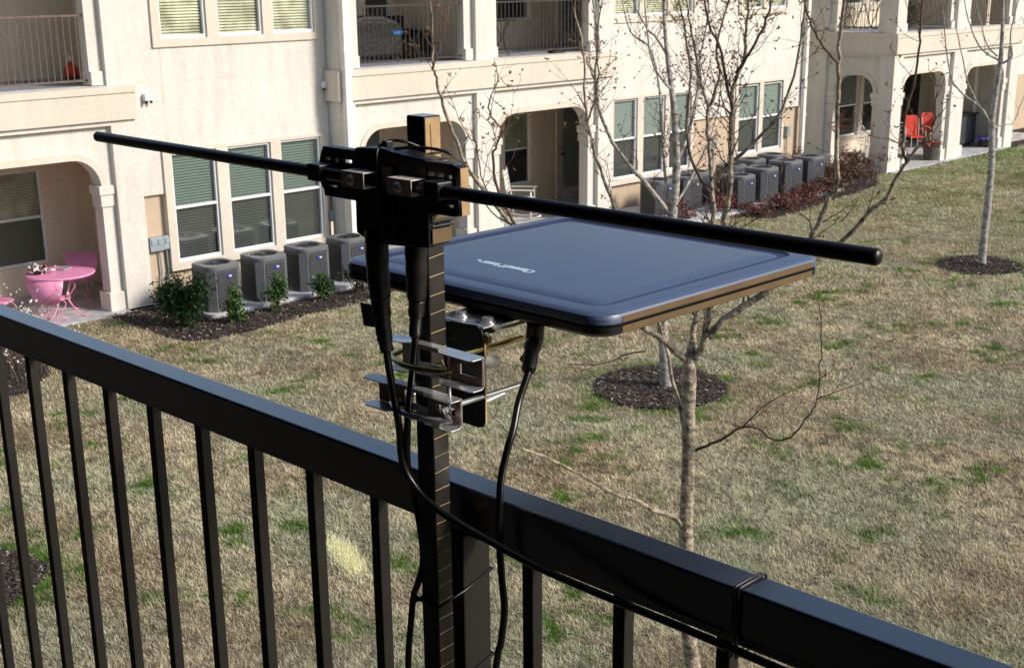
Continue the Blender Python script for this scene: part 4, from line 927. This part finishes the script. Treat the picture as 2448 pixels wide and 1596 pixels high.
def potp(loc, rr, h, pm, fm, label, fl=.05, cat='potted plant'):
    r = empty('potted_plant', loc, label, cat); x, y, z = loc
    b = MB(); b.lathe([(rr*.78, 0), (rr, h), (rr*1.06, h), (rr*1.06, h-.03), (rr*.9, h-.02)], (x, y, z), 20); b.build('pot', pm, r)
    n = 380; C = np.array([x, y, z+h+fl])+rng.normal(0, 1, (n, 3))*[rr*.6, rr*.6, fl*.5]; d = rng.normal(0, 1, (n, 3))*.02; s = rng.normal(0, 1, (n, 3))*.02
    attach(np_mesh('flowers', np.stack([C-d, C+s, C+d, C-s], 1).reshape(-1, 3), 4, [fm]), r)
potp((31.05, 15.98, .03), .19, .34, 'pot', 'flowerpink', 'olive pot of dusty pink flowers beside the far porch column', .08)
potp((34.25, 16.12, .03), .15, .20, 'potd', 'violet', 'dark bowl of violet flowers in the last porch', .03)
for x, y, rz, lb in ((29.42, 15.82, .3, 'white goose ornament standing on the far porch edge'), (29.18, 16.25, .9, 'white goose ornament nearer the corner column')):
    g = empty('goose_ornament', (x, y, .03), lb, 'ornament', 'white goose ornaments')
    bm_ = Matrix.Translation((x, y, .03)) @ Matrix.Rotation(rz, 4, 'Z')
    b = MB(); pts = [bm_ @ Vector(p) for p in [(-.20, 0, .14), (-.10, 0, .12), (.0, 0, .11), (.08, 0, .14), (.11, 0, .24), (.10, 0, .34), (.13, 0, .40), (.19, 0, .39)]]
    b.tube(catmull(pts, 4), [.01+.0*i for i in range(1)]+[ [.03, .06, .085, .095, .10, .10, .10, .095, .09, .085, .075, .06, .05, .042, .036, .032, .030, .029, .028, .028, .029, .032, .036, .038, .034, .026, .016, .010][i] for i in range(28)], 12)
    b.build('body', 'whitepaint', g, smooth=True)
    b = MB(); b.box(-.02, .02, -.05, .05, 0, .05, bm_); b.build('feet', 'bud', g)
dbx = empty('covered_cart', (34.1, 16.75, .03), 'tall dark grey covered cart in the last porch', 'cart')
b = MB(); b.box(33.55, 34.5, 16.5, 17.0, .10, .86); b.build('cover', 'grey', dbx, bevel=.03)
b = MB(); b.box(34.0, 34.3, 16.485, 16.499, .14, .84); b.build('panel', 'acbody', dbx)
b = MB(); b.box(33.5, 34.55, 16.45, 17.05, .861, .90); b.build('lid', 'bronze', dbx, bevel=.01)
for x in (33.65, 34.4):
    for y in (16.6, 16.9): b = MB(); b.lathe([(.035, 0), (.035, .07)], (x, y, .03), 10); b.build('foot', 'bronze', dbx)
d_ = MB(); d_.box(33.75, 34.55, 18.24, 18.299, .03, 2.05); bpart(d_, 'door', 'wicker')
sk = MB(); sk.tube([(30.6, 15.5, 0), (30.62, 15.5, .7), (30.66, 15.5, .76), (30.70, 15.5, .72)], .007, 6)
tag(sk.build('garden_hook', 'bronze', smooth=True), 'thin black garden hook standing at the far porch edge', 'hook')
for x, y, lb in ((29.4, 17.2, 'white chair on the balcony behind the crossed railing'), (30.2, 17.3, 'white chair farther inside the corner balcony')):
    lace_chair((x, y, 3.21), R_(150), lb)
# dark bushes on the balcony with plants
shrub('balcony_plant', 'bushy potted plant behind the far balcony railing', (30.4, 16.5, 3.21), .25, .8, 1500, ['leafo', 'leafd'], cat='plant')

# ------------------------------------------------------------------ own balcony: floor, railing
b = MB(); b.box(-1.6, .925, -2.29, 3.61, 3.02, 3.15); structure(b, 'balcony_floor', 'ownfloor')
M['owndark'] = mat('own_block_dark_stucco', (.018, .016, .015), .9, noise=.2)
own = empty('own_apartment_block', (-1.8, 1, 0), 'shaded stucco wall and ceiling of the balcony the viewer stands on', 'building')
b = MB(); b.box(-2.0, -1.602, -9, 9, 0, 7.2); b.build('wall', 'owndark', own)
b = MB(); b.box(-1.60, .95, -2.6, 3.9, 5.55, 5.8); b.build('ceiling', 'owndark', own)
b = MB(); b.box(-1.60, .93, 3.62, 3.9, 3.0, 5.549); b.build('side_wall', 'owndark', own)
b = MB(); b.box(-1.60, .93, -2.6, -2.3, 3.0, 5.549); b.build('side_wall', 'owndark', own)
RX0, RX1, RZ0, RZ1 = .880, .917, 4.106, 4.155
rail = empty('balcony_railing', (.90, 1.0, 3.15), 'black metal balcony railing crossing the foreground', 'railing')
b = MB(); b.box(RX0, RX1, -.9, 3.7, RZ0, RZ1); b.build('top_rail', 'railpaint', rail, bevel=.0028, seg=3)
b = MB(); b.box(RX0+.002, RX1-.002, -.9, 3.7, RZ0-.0022, RZ0-.0006); b.box(RX0+.006, RX1-.006, -.9, 3.7, RZ0-.008, RZ0-.0022); b.build('lower_lip', 'railpaint', rail)
b = MB(); b.box(.886, .911, -.9, 3.7, 3.225, 3.25); b.build('bottom_rail', 'railpaint', rail, bevel=.002)
step = .1223; y0 = 1.2335*1.0-.1225*0   # baluster centres along the rail, measured from one seen left of the post
bal_y = [1.1095+step*k for k in range(0, 19)]+[1.1095-step*k for k in range(2, 14)]
for yy in bal_y:
    if yy > 3.6 or yy < -.8: continue
    b = MB(); b.box(.8915, .9065, yy-.0076, yy+.0076, 3.25, RZ0-.0082); b.build('baluster', 'barpaint', rail, bevel=.0012)
b = MB(); b.box(.880, .9205, .949, .989, 3.15, RZ0-.0084); b.build('post', 'barpaint', rail, bevel=.002)
b = MB(); b.box(.868, .932, .937, 1.001, 3.151, 3.158); b.build('base_plate', 'railpaint', rail, bevel=.002)

# ------------------------------------------------------------------ mast with tape, zip ties
mast = empty('antenna_mast', (.853, .96, 3.15), 'square wooden mast wrapped in black tape tied to the railing post', 'mast')
b = MB(); b.box(.842, .8636, .9480, .9735, 3.16, 4.5385); b.build('pole', 'tape', mast, bevel=.0012)
M['sunwrap'] = mat('painted_sun_gold', (.42, .27, .13), .5, noise=.25, nscale=40, spec=.6)  # gold sun glare on mast and wing faces, painted as brown
M['shadewrap'] = mat('shaded_brown_wrap', (.016, .012, .008), .45, noise=.5, nscale=18, spec=.6)  # same mast face lower down, its shaded tone put into the colour
b = MB(); b.add([(.8434, .9478, 4.44), (.8622, .9478, 4.44), (.8622, .9478, 4.5375), (.8434, .9478, 4.5375)], [(0, 1, 2, 3)]); b.build('upper_sun_sheen', 'sunwrap', mast)
b = MB(); b.add([(.8434, .9478, 3.17), (.8622, .9478, 3.17), (.8622, .9478, 4.439), (.8434, .9478, 4.439)], [(0, 1, 2, 3)]); b.build('lower_shade_tone', 'shadewrap', mast)
b = MB(); 
b.box(.8425, .8632, .9485, .973, 4.5386, 4.5392); b.build('end_grain', 'railpaint', mast)
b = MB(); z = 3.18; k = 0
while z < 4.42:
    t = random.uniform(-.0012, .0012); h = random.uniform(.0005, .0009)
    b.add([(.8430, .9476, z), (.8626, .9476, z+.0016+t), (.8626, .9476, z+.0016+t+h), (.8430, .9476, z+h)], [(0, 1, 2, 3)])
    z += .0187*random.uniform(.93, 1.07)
b.build('tape_edge_glint', 'edgeglint', mast)
b = MB(); 
for zz, t in ((4.4965, -.002),): b.add([(.8455, .9476, zz), (.8630, .9476, zz+t), (.8630, .9476, zz+t+.0006), (.8455, .9476, zz+.0006)], [(0, 1, 2, 3)])
b.add([(.8490, .9475, 4.5320), (.8496, .9475, 4.5320), (.8506, .9475, 4.505), (.8500, .9475, 4.505)], [(0, 1, 2, 3)]); b.build('tape_seams', 'tape', mast)
def strap(pts, w=.0022, t=.0009): return pts
def zip_tie(name_loc, pts, r, label, head, grp='black cable ties'):
    z = empty('cable_tie', name_loc, label, 'cable tie', grp)
    b = MB(); b.tube(pts, r, 6); b.build('strap', 'blackp', z, smooth=True)
    if head: b = MB(); b.box(head[0]-.004, head[0]+.004, head[1]-.004, head[1]+.004, head[2]-.003, head[2]+.003); b.build('head', 'blackp', z, bevel=.001)
def loop(x0, x1, y0, y1, z, dz=0., n=1): return [(x0, y0, z), (x1, y0, z+dz), (x1, y1, z+dz), (x0, y1, z), (x0, y0, z)]
zip_tie((.85, .96, 4.035), [(.8405, .975, 4.030), (.8405, .9465, 4.030), (.879, .9465, 4.036), (.9225, .9475, 4.047), (.9225, .991, 4.047), (.88, .991, 4.036), (.8405, .975, 4.030)], .0016, 'upper black cable tie binding mast and post', (.838, .980, 4.030))
zip_tie((.85, .96, 3.93), [(.8405, .975, 3.925), (.8405, .9465, 3.925), (.879, .9465, 3.931), (.9225, .9475, 3.944), (.9225, .991, 3.944), (.88, .991, 3.931), (.8405, .975, 3.925)], .0018, 'lower black cable tie binding mast and post', (.836, .984, 3.925))
zip_tie((.9, .596, 4.155), [(.8775, .5965, 4.100), (.8775, .5965, 4.1553), (.8800, .5965, 4.1572), (.917, .5965, 4.1572), (.9195, .5965, 4.1553), (.9195, .5965, 4.092), (.8775, .5965, 4.090), (.8775, .5965, 4.100)], .0013, 'black cable tie looped over the top rail', (.874, .602, 4.098))
zip_tie((.9, .600, 4.155), [(.8770, .6012, 4.100), (.8775, .6012, 4.1553), (.8800, .6012, 4.1570), (.917, .6012, 4.1570), (.9195, .6012, 4.1553), (.9195, .6012, 4.092), (.8770, .6012, 4.090), (.8770, .6012, 4.100)], .0011, 'second thinner tie beside the first on the top rail', None)

# ------------------------------------------------------------------ dipole antenna
dip = empty('dipole_antenna', (.81, .96, 4.42), 'black dipole antenna with two long rods and a slotted plastic head', 'antenna')
XH = .800
head = [(1.045, 4.5055), (1.054, 4.5045), (1.061, 4.4885), (1.061, 4.474), (1.052, 4.463), (1.044, 4.4605), (1.007, 4.4605), (1.0045, 4.452), (1.0045, 4.428), (.982, 4.4200), (.945, 4.4225), (.899, 4.4265), (.899, 4.459), (.8565, 4.460), (.8555, 4.4615), (.8635, 4.476), (.8635, 4.489), (.8575, 4.5035), (.8985, 4.5055), (.9035, 4.508), (.936, 4.5095), (.966, 4.5135), (1.000, 4.510), (1.005, 4.5065)]
head = head[::-1]
# plate is built from solid pieces around the slots so light shows through them
b = MB()
body = [(1.004, 4.461), (1.0045, 4.428), (.982, 4.4200), (.945, 4.4225), (.899, 4.4265), (.899, 4.5055), (.9035, 4.508), (.936, 4.5095), (.966, 4.5125), (1.000, 4.5105), (1.004, 4.5065)]
b.prism(body[::-1], 0, XH, XH+.010); b.build('head_plate', 'blackp', dip, bevel=.0015)
def wing(y0, y1, flip):
    w = MB(); hs = [(1.041, 1.0485, 4.4945, 4.4975), (1.029, 1.0345, 4.4935, 4.4970), (1.0075, 1.0215, 4.4940, 4.4975)] if not flip else [(.888, .9005, 4.4935, 4.4970), (.877, .8855, 4.4935, 4.4970), (.8665, .874, 4.4930, 4.4965)]
    hs += [(1.0325, 1.046, 4.4685, 4.4705)] if not flip else [(.8655, .8740, 4.4675, 4.4700)]
    a, c = (1.0042, 1.0535) if not flip else (.8645, .8988)
    xs, zs = grid_for(a, c, 4.4608, 4.5050, hs)
    for i in range(len(xs)-1):
        for j in range(len(zs)-1):
            cx_, cz_ = (xs[i]+xs[i+1])/2, (zs[j]+zs[j+1])/2
            if not any(h[0] < cx_ < h[1] and h[2] < cz_ < h[3] for h in hs): w.box(XH+.001, XH+.0048, xs[i], xs[i+1], zs[j], zs[j+1])
    w.build('wing', 'blackp', dip)
    # hex end and returned edges (the wing is a shallow tray open to the back)
    e = MB()
    if not flip:
        e.prism([(1.0536, 4.505), (1.0612, 4.4885), (1.0612, 4.474), (1.0536, 4.4640)][::-1], 0, XH+.0008, XH+.013)
        e.box(XH+.001, XH+.013, 1.0045, 1.0535, 4.5051, 4.5072); e.box(XH+.001, XH+.013, 1.0045, 1.0535, 4.4586, 4.4607)
    else:
        e.prism([(.8644, 4.5052), (.8574, 4.5040), (.8640, 4.4885), (.8640, 4.476), (.8562, 4.4608), (.8644, 4.4608)], 0, XH+.0008, XH+.0125)
        e.box(XH+.001, XH+.0125, .8645, .8988, 4.5051, 4.5064); e.box(XH+.001, XH+.0125, .8645, .8988, 4.4592, 4.4607)
    e.build('wing_end', 'blackp', dip, bevel=.0008)
wing(1.0, 1.06, False); wing(.86, .9, True)
b = MB(); b.prism([(.9000, 4.4275), (.8998, 4.4585), (.9000, 4.5055), (.936, 4.5088), (.966, 4.5118), (1.000, 4.5095), (1.003, 4.4300), (.982, 4.4215), (.945, 4.4240)], 0, XH+.0105, XH+.0295); b.build('rear_box', 'blackp', dip, bevel=.0025)
b = MB()
for z0 in (4.4445, 4.4490, 4.4565): b.box(XH+.004, XH+.0315, .8975, 1.0055, z0, z0+.0022)
b.build('housing_ribs', 'blackp', dip, bevel=.0006)
b = MB(); b.box(XH-.004, XH-.0005, .9425, .962, 4.425, 4.4985); b.build('centre_rib', 'blackp', dip, bevel=.001)
def rod(y0, y1, z0, z1, r, label=None):
    d = MB(); s = 1 if y1 > y0 else -1
    d.tube([(XH-.010, y0, z0), (XH-.010, y1-s*.003, z1), (XH-.010, y1-s*.0012, z1), (XH-.010, y1, z1)], [r, r, r*.86, r*.45], 24); o = d.build('rod', 'blackp', dip, smooth=40); return o
rod(1.005, 1.478, 4.4835, 4.4855, .0061); rod(.897, .436, 4.4835, 4.4845, .0060)
for yc, sg in ((1.044, 1), (.874, -1)):       # rod sockets
    b = MB(); b.box(XH-.019, XH+.0005, yc-.010, yc+.010, 4.476, 4.4925); b.build('rod_socket', 'blackp', dip, bevel=.0018)
for yc in (.9800, .9130):
    b = MB(); b.box(XH-.0215, XH-.0205, yc-.0165, yc+.0165, 4.4765, 4.4915); b.box(XH-.0204, XH-.004, yc-.0165, yc+.0165, 4.4905, 4.4915); b.box(XH-.0204, XH-.004, yc-.0165, yc+.0165, 4.4765, 4.4775)
    cl = b.build('rod_clamp', 'clampm', dip, bevel=.0004)
    m = Matrix.Translation((XH-.0216, yc+.001, 4.484)) @ Matrix.Rotation(-math.pi/2, 4, 'Y')
    s = MB(); s.lathe([(.0052, 0), (.0050, .0010), (.0038, .0024), (.0016, .0031)], (0, 0, 0), 20, m); s.build('screw', 'screwm', cl, smooth=True)
    s = MB(); s.box(-.0030, .0030, -.0004, .0004, .0030, .0034, m); s.box(-.0004, .0004, -.0030, .0030, .0030, .0034, m); s.build('screw_slot', 'acslot', cl)
b = MB(); b.add([(XH+.0020, .8566, 4.5034), (XH+.0118, .8566, 4.5034), (XH+.0118, .8552, 4.4612), (XH+.0020, .8552, 4.4612)], [(3, 2, 1, 0)]); b.build('wing_sheen', 'sunwrap', dip)  # sunlit end of the black wing, painted on as a gold face
b = MB(); b.box(XH+.0035, XH+.0275, .8970, .8974, 4.4300, 4.4435); b.box(XH+.0035, XH+.0270, .8970, .8974, 4.4522, 4.4562); b.build('box_sheen', 'sheengold', dip)  # sunlit side of the black box, gold sheen painted on
# tie and cable loop over the head
zip_tie((.81, .95, 4.51), catmull([(XH-.006, .9555, 4.430), (XH-.006, .9600, 4.470), (XH-.005, .9630, 4.505), (XH+.001, .9650, 4.5140), (XH+.010, .9620, 4.5185), (XH+.020, .9520, 4.5180), (.836, .9450, 4.5110)], 5), .0015, 'thick black tie arching over the antenna head', (XH+.006, .9600, 4.5165))
zip_tie((.81, .93, 4.51), catmull([(XH+.003, .9460, 4.5130), (XH+.012, .9300, 4.5150), (XH+.024, .9120, 4.5135), (XH+.034, .9020, 4.5090)], 5), .0016, 'thin black tie lying across the right top of the antenna head', None)
zip_tie((.84, .9, 4.513), [(.8400, .9465, 4.5040), (.8640, .9465, 4.5050), (.8665, .9470, 4.5060)], .0012, 'tie tail sticking out right of the mast top', None)

# ------------------------------------------------------------------ panel antenna
pan = empty('panel_antenna', (1.14, 1.0, 4.35), 'flat square panel antenna with sky-blue sheen painted on top, lying level beside the mast', 'antenna')
def rrect(x0, x1, y0, y1, r, n=7):
    out = []
    for cx_, cy_, a0 in ((x1-r, y1-r, 0), (x0+r, y1-r, 90), (x0+r, y0+r, 180), (x1-r, y0+r, 270)):
        for i in range(n+1): a = R_(a0+90*i/n); out.append((cx_+r*math.cos(a), cy_+r*math.sin(a)))
    return out
PX0, PX1, PY0, PY1, PZ = .937, 1.333, .806, 1.214, 4.3515
def shell(levels, name, m, close_top=True, close_bot=False):
    mb = MB(); rings = [rrect(PX0+i, PX1-i, PY0+i, PY1-i, max(.004, r)) for i, z, r in levels]; n = len(rings[0]); vs = []; fs = []
    for rg, (i, z, r) in zip(rings, levels): vs += [(x, y, z) for x, y in rg]
    for k in range(len(rings)-1):
        for j in range(n): fs.append((k*n+j, k*n+(j+1) % n, (k+1)*n+(j+1) % n, (k+1)*n+j))
    if close_top: fs.append(tuple((len(rings)-1)*n+j for j in range(n)))
    if close_bot: fs.append(tuple(range(n))[::-1])
    mb.add(vs, fs); return mb.build(name, m, pan, smooth=28)
shell([(.0015, PZ-.0125, .028), (.0, PZ-.0115, .028), (.0, PZ-.006, .028), (.0012, PZ-.003, .028), (.0045, PZ-.0008, .027), (.008, PZ, .026), (.0235, PZ+.0006, .022)], 'top_cover', 'panel', close_top=False)
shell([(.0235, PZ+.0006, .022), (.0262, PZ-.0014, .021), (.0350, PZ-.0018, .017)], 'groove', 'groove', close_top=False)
shell([(.0350, PZ-.0018, .017), (.0385, PZ-.0006, .016), (.05, PZ+.0006, .012)], 'raised_field', 'panel')
shell([(.010, PZ-.0265, .022), (.003, PZ-.0235, .026), (.0, PZ-.0205, .028), (.0, PZ-.0145, .028), (.0015, PZ-.0138, .028)], 'bottom_cover', 'blackp', close_bot=True)
shell([(.0030, PZ-.0138, .026), (.0030, PZ-.0125, .026)], 'seam', 'acslot')
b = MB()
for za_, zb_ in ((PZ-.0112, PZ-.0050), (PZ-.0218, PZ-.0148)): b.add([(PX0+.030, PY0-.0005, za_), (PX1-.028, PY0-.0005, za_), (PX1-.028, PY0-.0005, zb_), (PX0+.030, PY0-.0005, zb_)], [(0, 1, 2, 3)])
b.build('edge_sheen', 'sheengold', pan)  # sun sheen along the panel's side, painted as two gold strips
for cx_, cy_ in ((1.0, .865), (1.27, .865)):
    b = MB(); b.lathe([(.022, PZ-.0325), (.026, PZ-.0305), (.027, PZ-.0262)], (cx_, cy_, 0), 20); b.build('foot', 'blackp', pan)
cu = bpy.data.curves.new('logo_text', 'FONT'); cu.body = "Channel Master"; cu.size = .0190; cu.extrude = .00012; cu.offset = .00042; cu.align_x = 'LEFT'; cu.space_character = .88
to = bpy.data.objects.new('tmp_text', cu); scene.collection.objects.link(to); bpy.context.view_layer.update()
dg = bpy.context.evaluated_depsgraph_get(); lm = bpy.data.meshes.new_from_object(to.evaluated_get(dg)); bpy.data.objects.remove(to)
wt = max(v.co.x for v in lm.vertices); scx = .0845/wt; zt = PZ+.00075
TM = Matrix.Translation((1.0395, .9895, zt)) @ Matrix.Rotation(math.pi/2, 4, 'Z') @ Matrix.Diagonal((scx, 1.0, 1, 1)); lm.transform(TM); lm.materials.clear(); lm.materials.append(M['logo'])
lo = bpy.data.objects.new('logo', lm); COL.objects.link(lo); attach(lo, pan)
b = MB(); b.tube([(1.0365+.0019*math.cos(t*.5236), 1.0785+.0019*math.sin(t*.5236), zt) for t in range(13)], .0006, 5); b.build('registered_mark', 'logo', pan)

b = MB()
for _ in range(150):
    x, y = random.uniform(PX0+.02, PX1-.02), random.uniform(PY0+.02, PY1-.02); q = random.uniform(.00025, .0007); z = PZ+.0014
    b.add([(x-q, y-q*.6, z), (x+q, y-q*.4, z), (x+q*.7, y+q, z), (x-q*.8, y+q*.7, z)], [(0, 1, 2, 3)])
M['dust'] = mat('pale_dust', (.30, .33, .38), .9); tag(b.build('dust_specks', 'dust', pan), kind='stuff')
# ------------------------------------------------------------------ mounting bracket
brk = empty('mounting_bracket', (.89, .96, 4.22), 'galvanised steel mast bracket with two toothed clamps and u-bolts', 'bracket')
b = MB(); pl = [(.9345, 4.3200), (.9315, 4.3110), (.9315, 4.2250), (.9350, 4.2185), (.942, 4.2165), (.999, 4.2165), (1.008, 4.2190), (1.012, 4.2250), (1.012, 4.3150), (1.008, 4.3215), (.942, 4.3260)]
b.prism(pl, 0, .9000, .9016); b.build('upright_plate', 'zincdark', brk, bevel=.0004)
b = MB(); b.prism([(p[0], p[1]) for p in [(.9309, 4.3095), (.9313, 4.3095), (.9313, 4.2235), (.9309, 4.2235)]], 0, .8999, .9022); b.build('plate_edge_glint', 'edgeglint', brk)  # bright lit edge of the steel plate, painted on
b = MB(); b.box(.9017, .955, .934, 1.008, 4.3230, 4.3246); b.box(.915, .975, .926, .935, 4.3205, 4.3217); b.build('top_flange', 'zinc', brk, bevel=.0003)
for y in (.946, .986):
    b = MB(); b.lathe([(.0085, 4.3247), (.0085, 4.3262), (.0058, 4.3264), (.0058, 4.3300)], (.920, y, 0), 20); o = b.build('washer_bolt', 'zinc', brk); 
    b = MB(); b.lathe([(.0075, 4.3145), (.0075, 4.3180), (.0040, 4.3182), (.0040, 4.3228)], (.920, y, 0), 6); b.build('nut', 'zincdark', brk)
def jaw(ya, yb, z0, z1, notch):
    n0, n1 = notch; j = MB(); t = .0013; xw = .8392; xf = .8185
    j.box(xw, xw+t, ya+.004, ya+.008, z0, z1); j.box(xw, xw+t, ya+.036, n0-.004, z0, z1); j.box(xw, xw+t, ya+.008, ya+.036, z0, z0+.007); j.box(xw, xw+t, ya+.008, ya+.036, z1-.011, z1); j.box(xw, xw+t, n1+.004, yb-.004, z0, z1)
    j.box(xw, xw+t, n0-.0038, n1+.0038, z0, z0+.008); j.box(xw, xw+t, n0-.0038, n1+.0038, z1-.008, z1)
    prof = [(ya+.004, xw), (ya, xw-.006), (ya, xf+.003), (ya+.004, xf), (n0-.010, xf+.001), (n0, xf+.010)]
    k = 7; w = (n1-n0)/k
    for i in range(k): prof += [(n0+w*(i+.15), xf+.0112), (n0+w*(i+.5), xf+.0092), (n0+w*(i+.85), xf+.0112)]
    prof += [(n1, xf+.010), (n1+.010, xf+.001), (yb-.004, xf), (yb, xf+.004), (yb, xw-.005), (yb-.004, xw)]
    P = [(x, y) for y, x in prof]
    j.prism(P, 2, z0-t, z0-.0001); j.prism(P, 2, z1+.0001, z1+t)
    return j.build('clamp_jaw', 'zinc', brk, bevel=.0003)
jaw(.866, .992, 4.2900, 4.3190, (.922, .958)); jaw(.898, 1.031, 4.2430, 4.2705, (.945, .985))
M['redsteel'] = mat('primer_red_steel', (.34, .24, .23), .36, .7, noise=.2, nscale=50)
for z0, z1, ya, yb in ((4.2905, 4.3185, .8705, .925), (4.2435, 4.2700, .9025, .950), (4.2435, 4.2700, .986, 1.026)):
    b = MB(); hs = [(ya+.008, ya+.036, z0+.007, z1-.011)] if yb < .96 else []; xs, zs = grid_for(ya, yb, z0, z1, hs); wall_grid(b, xs, zs, hs, .8380, .8390, axis=0); b.build('jaw_web', 'redsteel', brk)
for zc, ya, yb, ex in ((4.3025, .9345, .990, .958), (4.2520, .9345, .992, .960)):
    b = MB(); pts = [(ex, ya, zc)]+[(.866, ya, zc)]+[(.840, ya-.006, zc)]+[(.826-.014*math.sin(math.pi*i/10), ya-.030+(yb-ya+.030)*i/10, zc-.002) for i in range(11)]+[(.842, yb, zc), (ex, yb, zc)]
    b.tube(pts, .0030, 10); b.build('u_bolt', 'zincy' if zc > 4.28 else 'zinc', brk, smooth=40)
for y, z, x1 in ((.9365, 4.2445, .931),):
    b = MB(); b.tube([(.9017, y, z), (x1, y, z+.003)], .0036, 12); b.build('threaded_rod', 'zincy' if z > 4.28 else 'zinc', brk, smooth=40)
b = MB(); b.tube([(.9020, .931, 4.2900), (.9035, .929, 4.2898), (.9130, .927, 4.2875), (.9155, .9265, 4.2868)], [.0062, .0068, .0066, .0040], 14); b.build('plastic_knob', 'knob', brk, smooth=50)
b = MB(); b.tube([(.8360, .915, 4.318), (.8360, .915, 4.250)], .0014, 8); b.build('tie_rod', 'zinc', brk, smooth=True)
b = MB(); b.lathe([(.0065, 0), (.0065, .005)], (0, 0, 0), 6, Matrix.Translation((.9017, .9330, 4.3130)) @ Matrix.Rotation(math.pi/2, 4, 'Y')); b.build('nut', 'zincy', brk)

# ------------------------------------------------------------------ cables
def cable(label, pts, r, tapes, flag=None, k=8):
    c = empty('coaxial_cable', pts[0], label, 'cable', 'black coaxial cables')
    b = MB(); b.tube(catmull(pts, k), r, 12); b.build('jacket', 'cable', c, smooth=True)
    for tp, tr in tapes:
        s = catmull(tp, 7); n = len(s); t = MB()
        rr = [tr[min(int(i*(len(tr)-1)/(n-1)), len(tr)-1)]*(1+.02*math.sin(i*1.9)+random.uniform(-.012, .012)) for i in range(n)]
        t.tube(s, rr, 14); t.build('tape_wrap', 'tape', c, smooth=True)
    if flag:
        f = MB(); f.add(flag, [(0, 1, 2, 3)]); o = f.build('tape_flag', 'tape', c); m = o.modifiers.new('s', 'SOLIDIFY'); m.thickness = .0006
    return c
A = XH+.006
cable('left coaxial cable from the dipole, curving right under the top rail',
      [(A, .981, 4.430), (A, .981, 4.390), (A+.001, .977, 4.345), (.806, .973, 4.315), (.806, .966, 4.275), (.812, .965, 4.235), (.822, .973, 4.190), (.829, .960, 4.163), (.833, .936, 4.148), (.838, .905, 4.138), (.844, .873, 4.129), (.848, .842, 4.122), (.853, .798, 4.115), (.862, .737, 4.108), (.870, .66, 4.103), (.872, .60, 4.101), (.872, .50, 4.100), (.872, .3, 4.100)], .0038,
      [([(A, .981, 4.432), (A, .981, 4.39), (A, .979, 4.366)], [.0115, .0112, .0106, .0102]), ([(A, .979, 4.366), (A, .9775, 4.345), (.806, .974, 4.322), (.806, .971, 4.312)], [.0095, .0080, .0068, .0055])],
      [(A-.004, .983, 4.358), (A-.004, 1.006, 4.3575), (A-.003, 1.003, 4.334), (A-.004, .981, 4.336)])
f = MB(); f.add([(.8010, .9640, 4.3200), (.8010, .9600, 4.3010), (.8030, .9700, 4.3060)], [(0, 1, 2)]); 
cable('straight coaxial cable down the mast front, bending away under the rail',
      [(.817, .937, 4.428), (.817, .938, 4.395), (.819, .941, 4.355), (.819, .947, 4.310), (.816, .956, 4.243), (.828, .973, 4.190), (.844, .985, 4.150), (.848, .980, 4.112), (.845, .973, 4.075), (.842, .978, 4.050), (.846, .992, 4.025), (.850, 1.003, 3.985), (.850, 1.009, 3.94), (.850, 1.008, 3.88), (.850, 1.0, 3.80), (.85, .99, 3.6), (.85, .99, 3.2)], .0037,
      [([(.817, .937, 4.430), (.818, .938, 4.40), (.819, .940, 4.368)], [.0108, .0106, .0098, .0088]), ([(.819, .940, 4.368), (.819, .942, 4.35), (.819, .945, 4.330)], [.0080, .0062, .0045])])
cable('right coaxial cable hanging from under the panel antenna',
      [(.952, .9085, 4.326), (.951, .910, 4.305), (0.935, 0.898, 4.302), (0.920, 0.889, 4.283), (0.902, 0.885, 4.257), (0.885, 0.876, 4.235), (0.876, 0.874, 4.221), (0.870, 0.876, 4.199), (0.868, 0.878, 4.182), (0.867, 0.879, 4.156), (0.866, 0.879, 4.130), (0.866, 0.878, 4.103), (0.866, 0.876, 4.077), (0.866, 0.873, 4.051), (0.866, 0.874, 4.033), (0.866, 0.879, 4.003), (0.866, 0.886, 3.976), (.866, 0.916, 3.80), (.866, 0.936, 3.5)], .0038,
      [([(.952, .9085, 4.3255), (.951, .910, 4.305), (0.935, 0.898, 4.302), (0.920, 0.889, 4.283)], [.0094, .0090, .0076, .0062])],
      [(.949, .916, 4.300), (.945, .926, 4.284), (.947, .918, 4.277), (.949, .913, 4.282)])
# fold-back tab on the left cable's tape
# ------------------------------------------------------------------ light
w = bpy.data.worlds.new("World"); scene.world = w; w.use_nodes = True
nt = w.node_tree; bg = nt.nodes['Background']; sky = nt.nodes.new('ShaderNodeTexSky'); sky.sky_type = 'NISHITA'; sky.sun_disc = False
SUN = Vector((.47, -.88, 0)).normalized(); EL = R_(30)
sd = Vector((SUN.x*math.cos(EL), SUN.y*math.cos(EL), math.sin(EL)))
sky.sun_elevation = EL; sky.sun_rotation = math.atan2(sd.x, sd.y); sky.air_density = 1.0; sky.dust_density = 1.2
nt.links.new(sky.outputs[0], bg.inputs[0]); bg.inputs[1].default_value = .15
sl = bpy.data.lights.new('sun', 'SUN'); so = bpy.data.objects.new('sun', sl); scene.collection.objects.link(so)
so.rotation_euler = sd.to_track_quat('Z', 'Y').to_euler(); so.location = (0, 0, 30)
sl.energy = 4.3; sl.angle = R_(13); sl.color = (1., .91, .80)
scene.view_settings.view_transform = 'Standard'; scene.view_settings.look = 'None'; scene.view_settings.exposure = 0
scene.cycles.max_bounces = 8; scene.cycles.transparent_max_bounces = 12
